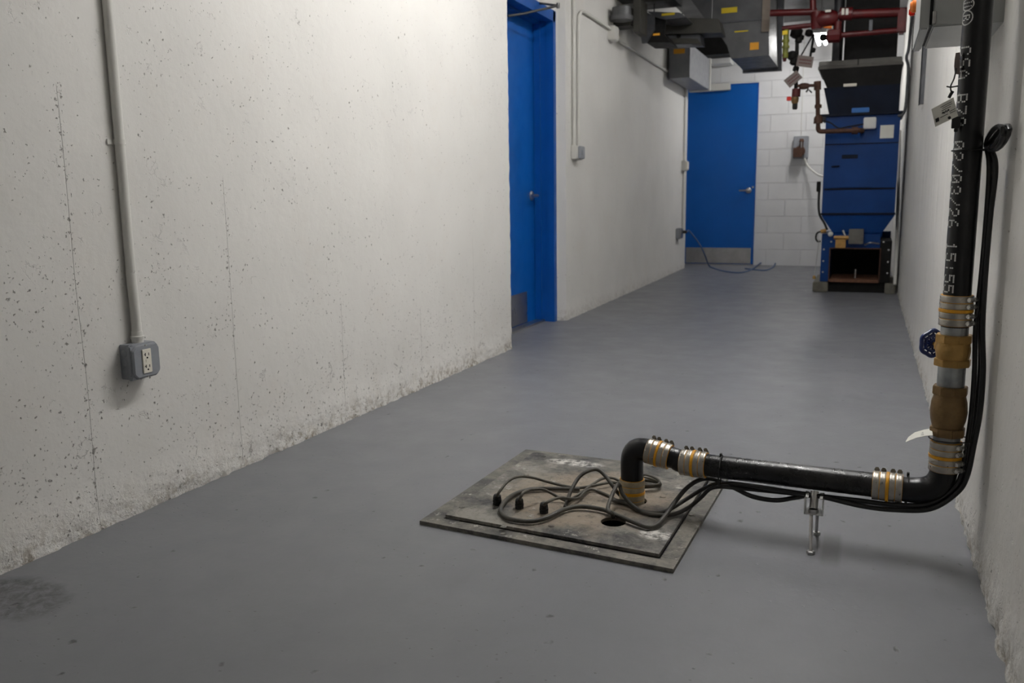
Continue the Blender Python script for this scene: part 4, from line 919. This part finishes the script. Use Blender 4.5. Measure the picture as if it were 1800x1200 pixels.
pf = dface([(1136, 74), (1232, 77), (1226, 68), (1146, 66)], 7.92); MB().prism(pf, (0, .12, 0)).build('lower_tray', 'olive', cd2, smooth=False)
# boot with a slanted light cheek
bt = thing('duct_boot', 'grey sheet metal duct boot with a slanted cheek, left of the cross duct', 'duct', tuple(atY(1145, 50, 7.5)))
pf = dface([(1128, 76), (1123, 40), (1137, 22), (1150, 28), (1150, 52), (1136, 75)], 7.5); MB().prism(pf, (0, .03, 0)).build('cheek_plate', 'galv', bt, smooth=False)
pf = dface([(1150, 52), (1136, 75), (1178, 74), (1168, 60)], 7.53); MB().prism(pf, (0, .34, 0)).build('boot_floor', 'black_iron', bt, smooth=False)
stick(1148, 1160, 58, 63, 7.528, 'osticker', bt, 'orange_sticker')
MB().cyl((-1.80, 7.7, 2.33), (-1.80, 7.7, 2.52), .006, n=8).build('hanger', 'darksteel', bt)
pf = dface([(1138, 20), (1195, 22), (1206, 30), (1170, 34), (1152, 30)], 7.55); MB().prism(pf, (0, .33, 0)).build('boot_top', 'galv', bt, smooth=False)
stick(1163, 1186, 22, 28, 7.548, 'yellow', bt, 'yellow_sticker')
pf = dface([(1150, 30), (1170, 34), (1168, 60), (1150, 52)], 7.6); MB().prism(pf, (0, .02, 0)).build('boot_opening', 'black', bt, smooth=False)
# near junction gear on the wall top
jb = thing('damper_box', 'round capped damper box where the ducts meet the corridor wall', 'damper', tuple(atY(1080, 30, 7.4)))
MB().box(wx(7.4)+.002, wx(7.4)+.16, 7.14, 7.34, 2.26, 2.40).build('box_body', 'olive', jb, bevel=.01, smooth=False)
MB().lathe([(0, .09), (.03, .095), (.03, .08), (.10, .075)], (wx(7.3)+.10, 7.04, 2.28), (0,0,1), 24).build('round_cap', 'galvduct', jb)
MB().box(wx(7.4)+.17, wx(7.4)+.23, 7.14, 7.38, 2.20, 2.46).build('side_post', 'olive', jb, bevel=.004, smooth=False)
pt_ = thing('duct_plate', 'flat olive sheet metal plate overhead at the top of the corridor wall', 'duct', (-1.8, 7.7, 2.48))
MB().box(wx(7.4)+.0, -1.3, 7.14, 7.45, 2.49, 2.52).build('plate', 'olive', pt_, smooth=False)
MB().box(-1.95, -1.6, 7.45, 7.9, 2.52, CEIL-.01).build('duct_body', 'galvduct', pt_, smooth=False)
# black box painted as the shaded void between the cross duct and the end wall, pale box on the end wall
vd_ = thing('shade_box', 'black box standing in for the shaded void beyond the cross duct', 'duct', (-1.7, 9.6, 2.4))
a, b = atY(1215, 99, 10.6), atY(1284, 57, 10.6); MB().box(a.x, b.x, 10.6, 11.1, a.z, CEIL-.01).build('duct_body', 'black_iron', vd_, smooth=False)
wb_ = MB().box(atY(1247, 111, 10.9).x, atY(1284, 111, 10.9).x, 10.9, 11.19, atY(1265, 111, 10.9).z, atY(1265, 99.5, 10.9).z).build('wall_unit', 'whiteplastic', None, bevel=.004, smooth=False)
tag(wb_, 'pale flat box on the end wall above the far blue door', 'box')
# ------------------------------------------------------------------ regulator box on the end wall
rb_ = thing('regulator_box', 'grey box with a brown valve on the block wall beside the furnace', 'box', (-.78, 11.2, 1.4))
MB().box(-.872, -.700, 11.12, 11.199, 1.30, 1.565).build('back_box', 'greybox', rb_, bevel=.006, smooth=False)
m = MB().lathe([(0, .055), (.05, .062), (.06, .03)], (-.79, 11.115, 1.385), (0,-1,0), 18); m.lathe([(0, .022), (.10, .022), (.11, .03), (.14, .02)], (-.775, 11.07, 1.39), (0,0,1), 14)
m.box(-.865, -.765, 11.03, 11.12, 1.315, 1.425); m.build('regulator', 'rust', rb_)
MB().cyl((-.775, 11.055, 1.41), (-.775, 11.055, 1.50), .010, n=10).build('pin', 'steel', rb_)
cable([Vector((-.79, 11.19, 1.565)), Vector((-.795, 11.19, 2.0)), Vector((-.80, 11.19, CEIL))], .004, 'conduit', 'thin wire rising from the regulator box up the block wall', name='wire', cat='wire')
cable([(1414, 278, (11.1,)), (1419, 290, (11.1,)), (1428, 300, (11.0,)), (1440, 308, (10.8,)), (1455, 311, (10.6,))], .013, 'conduit', 'white cable sagging from the regulator box to the furnace', name='cable', cat='cable')
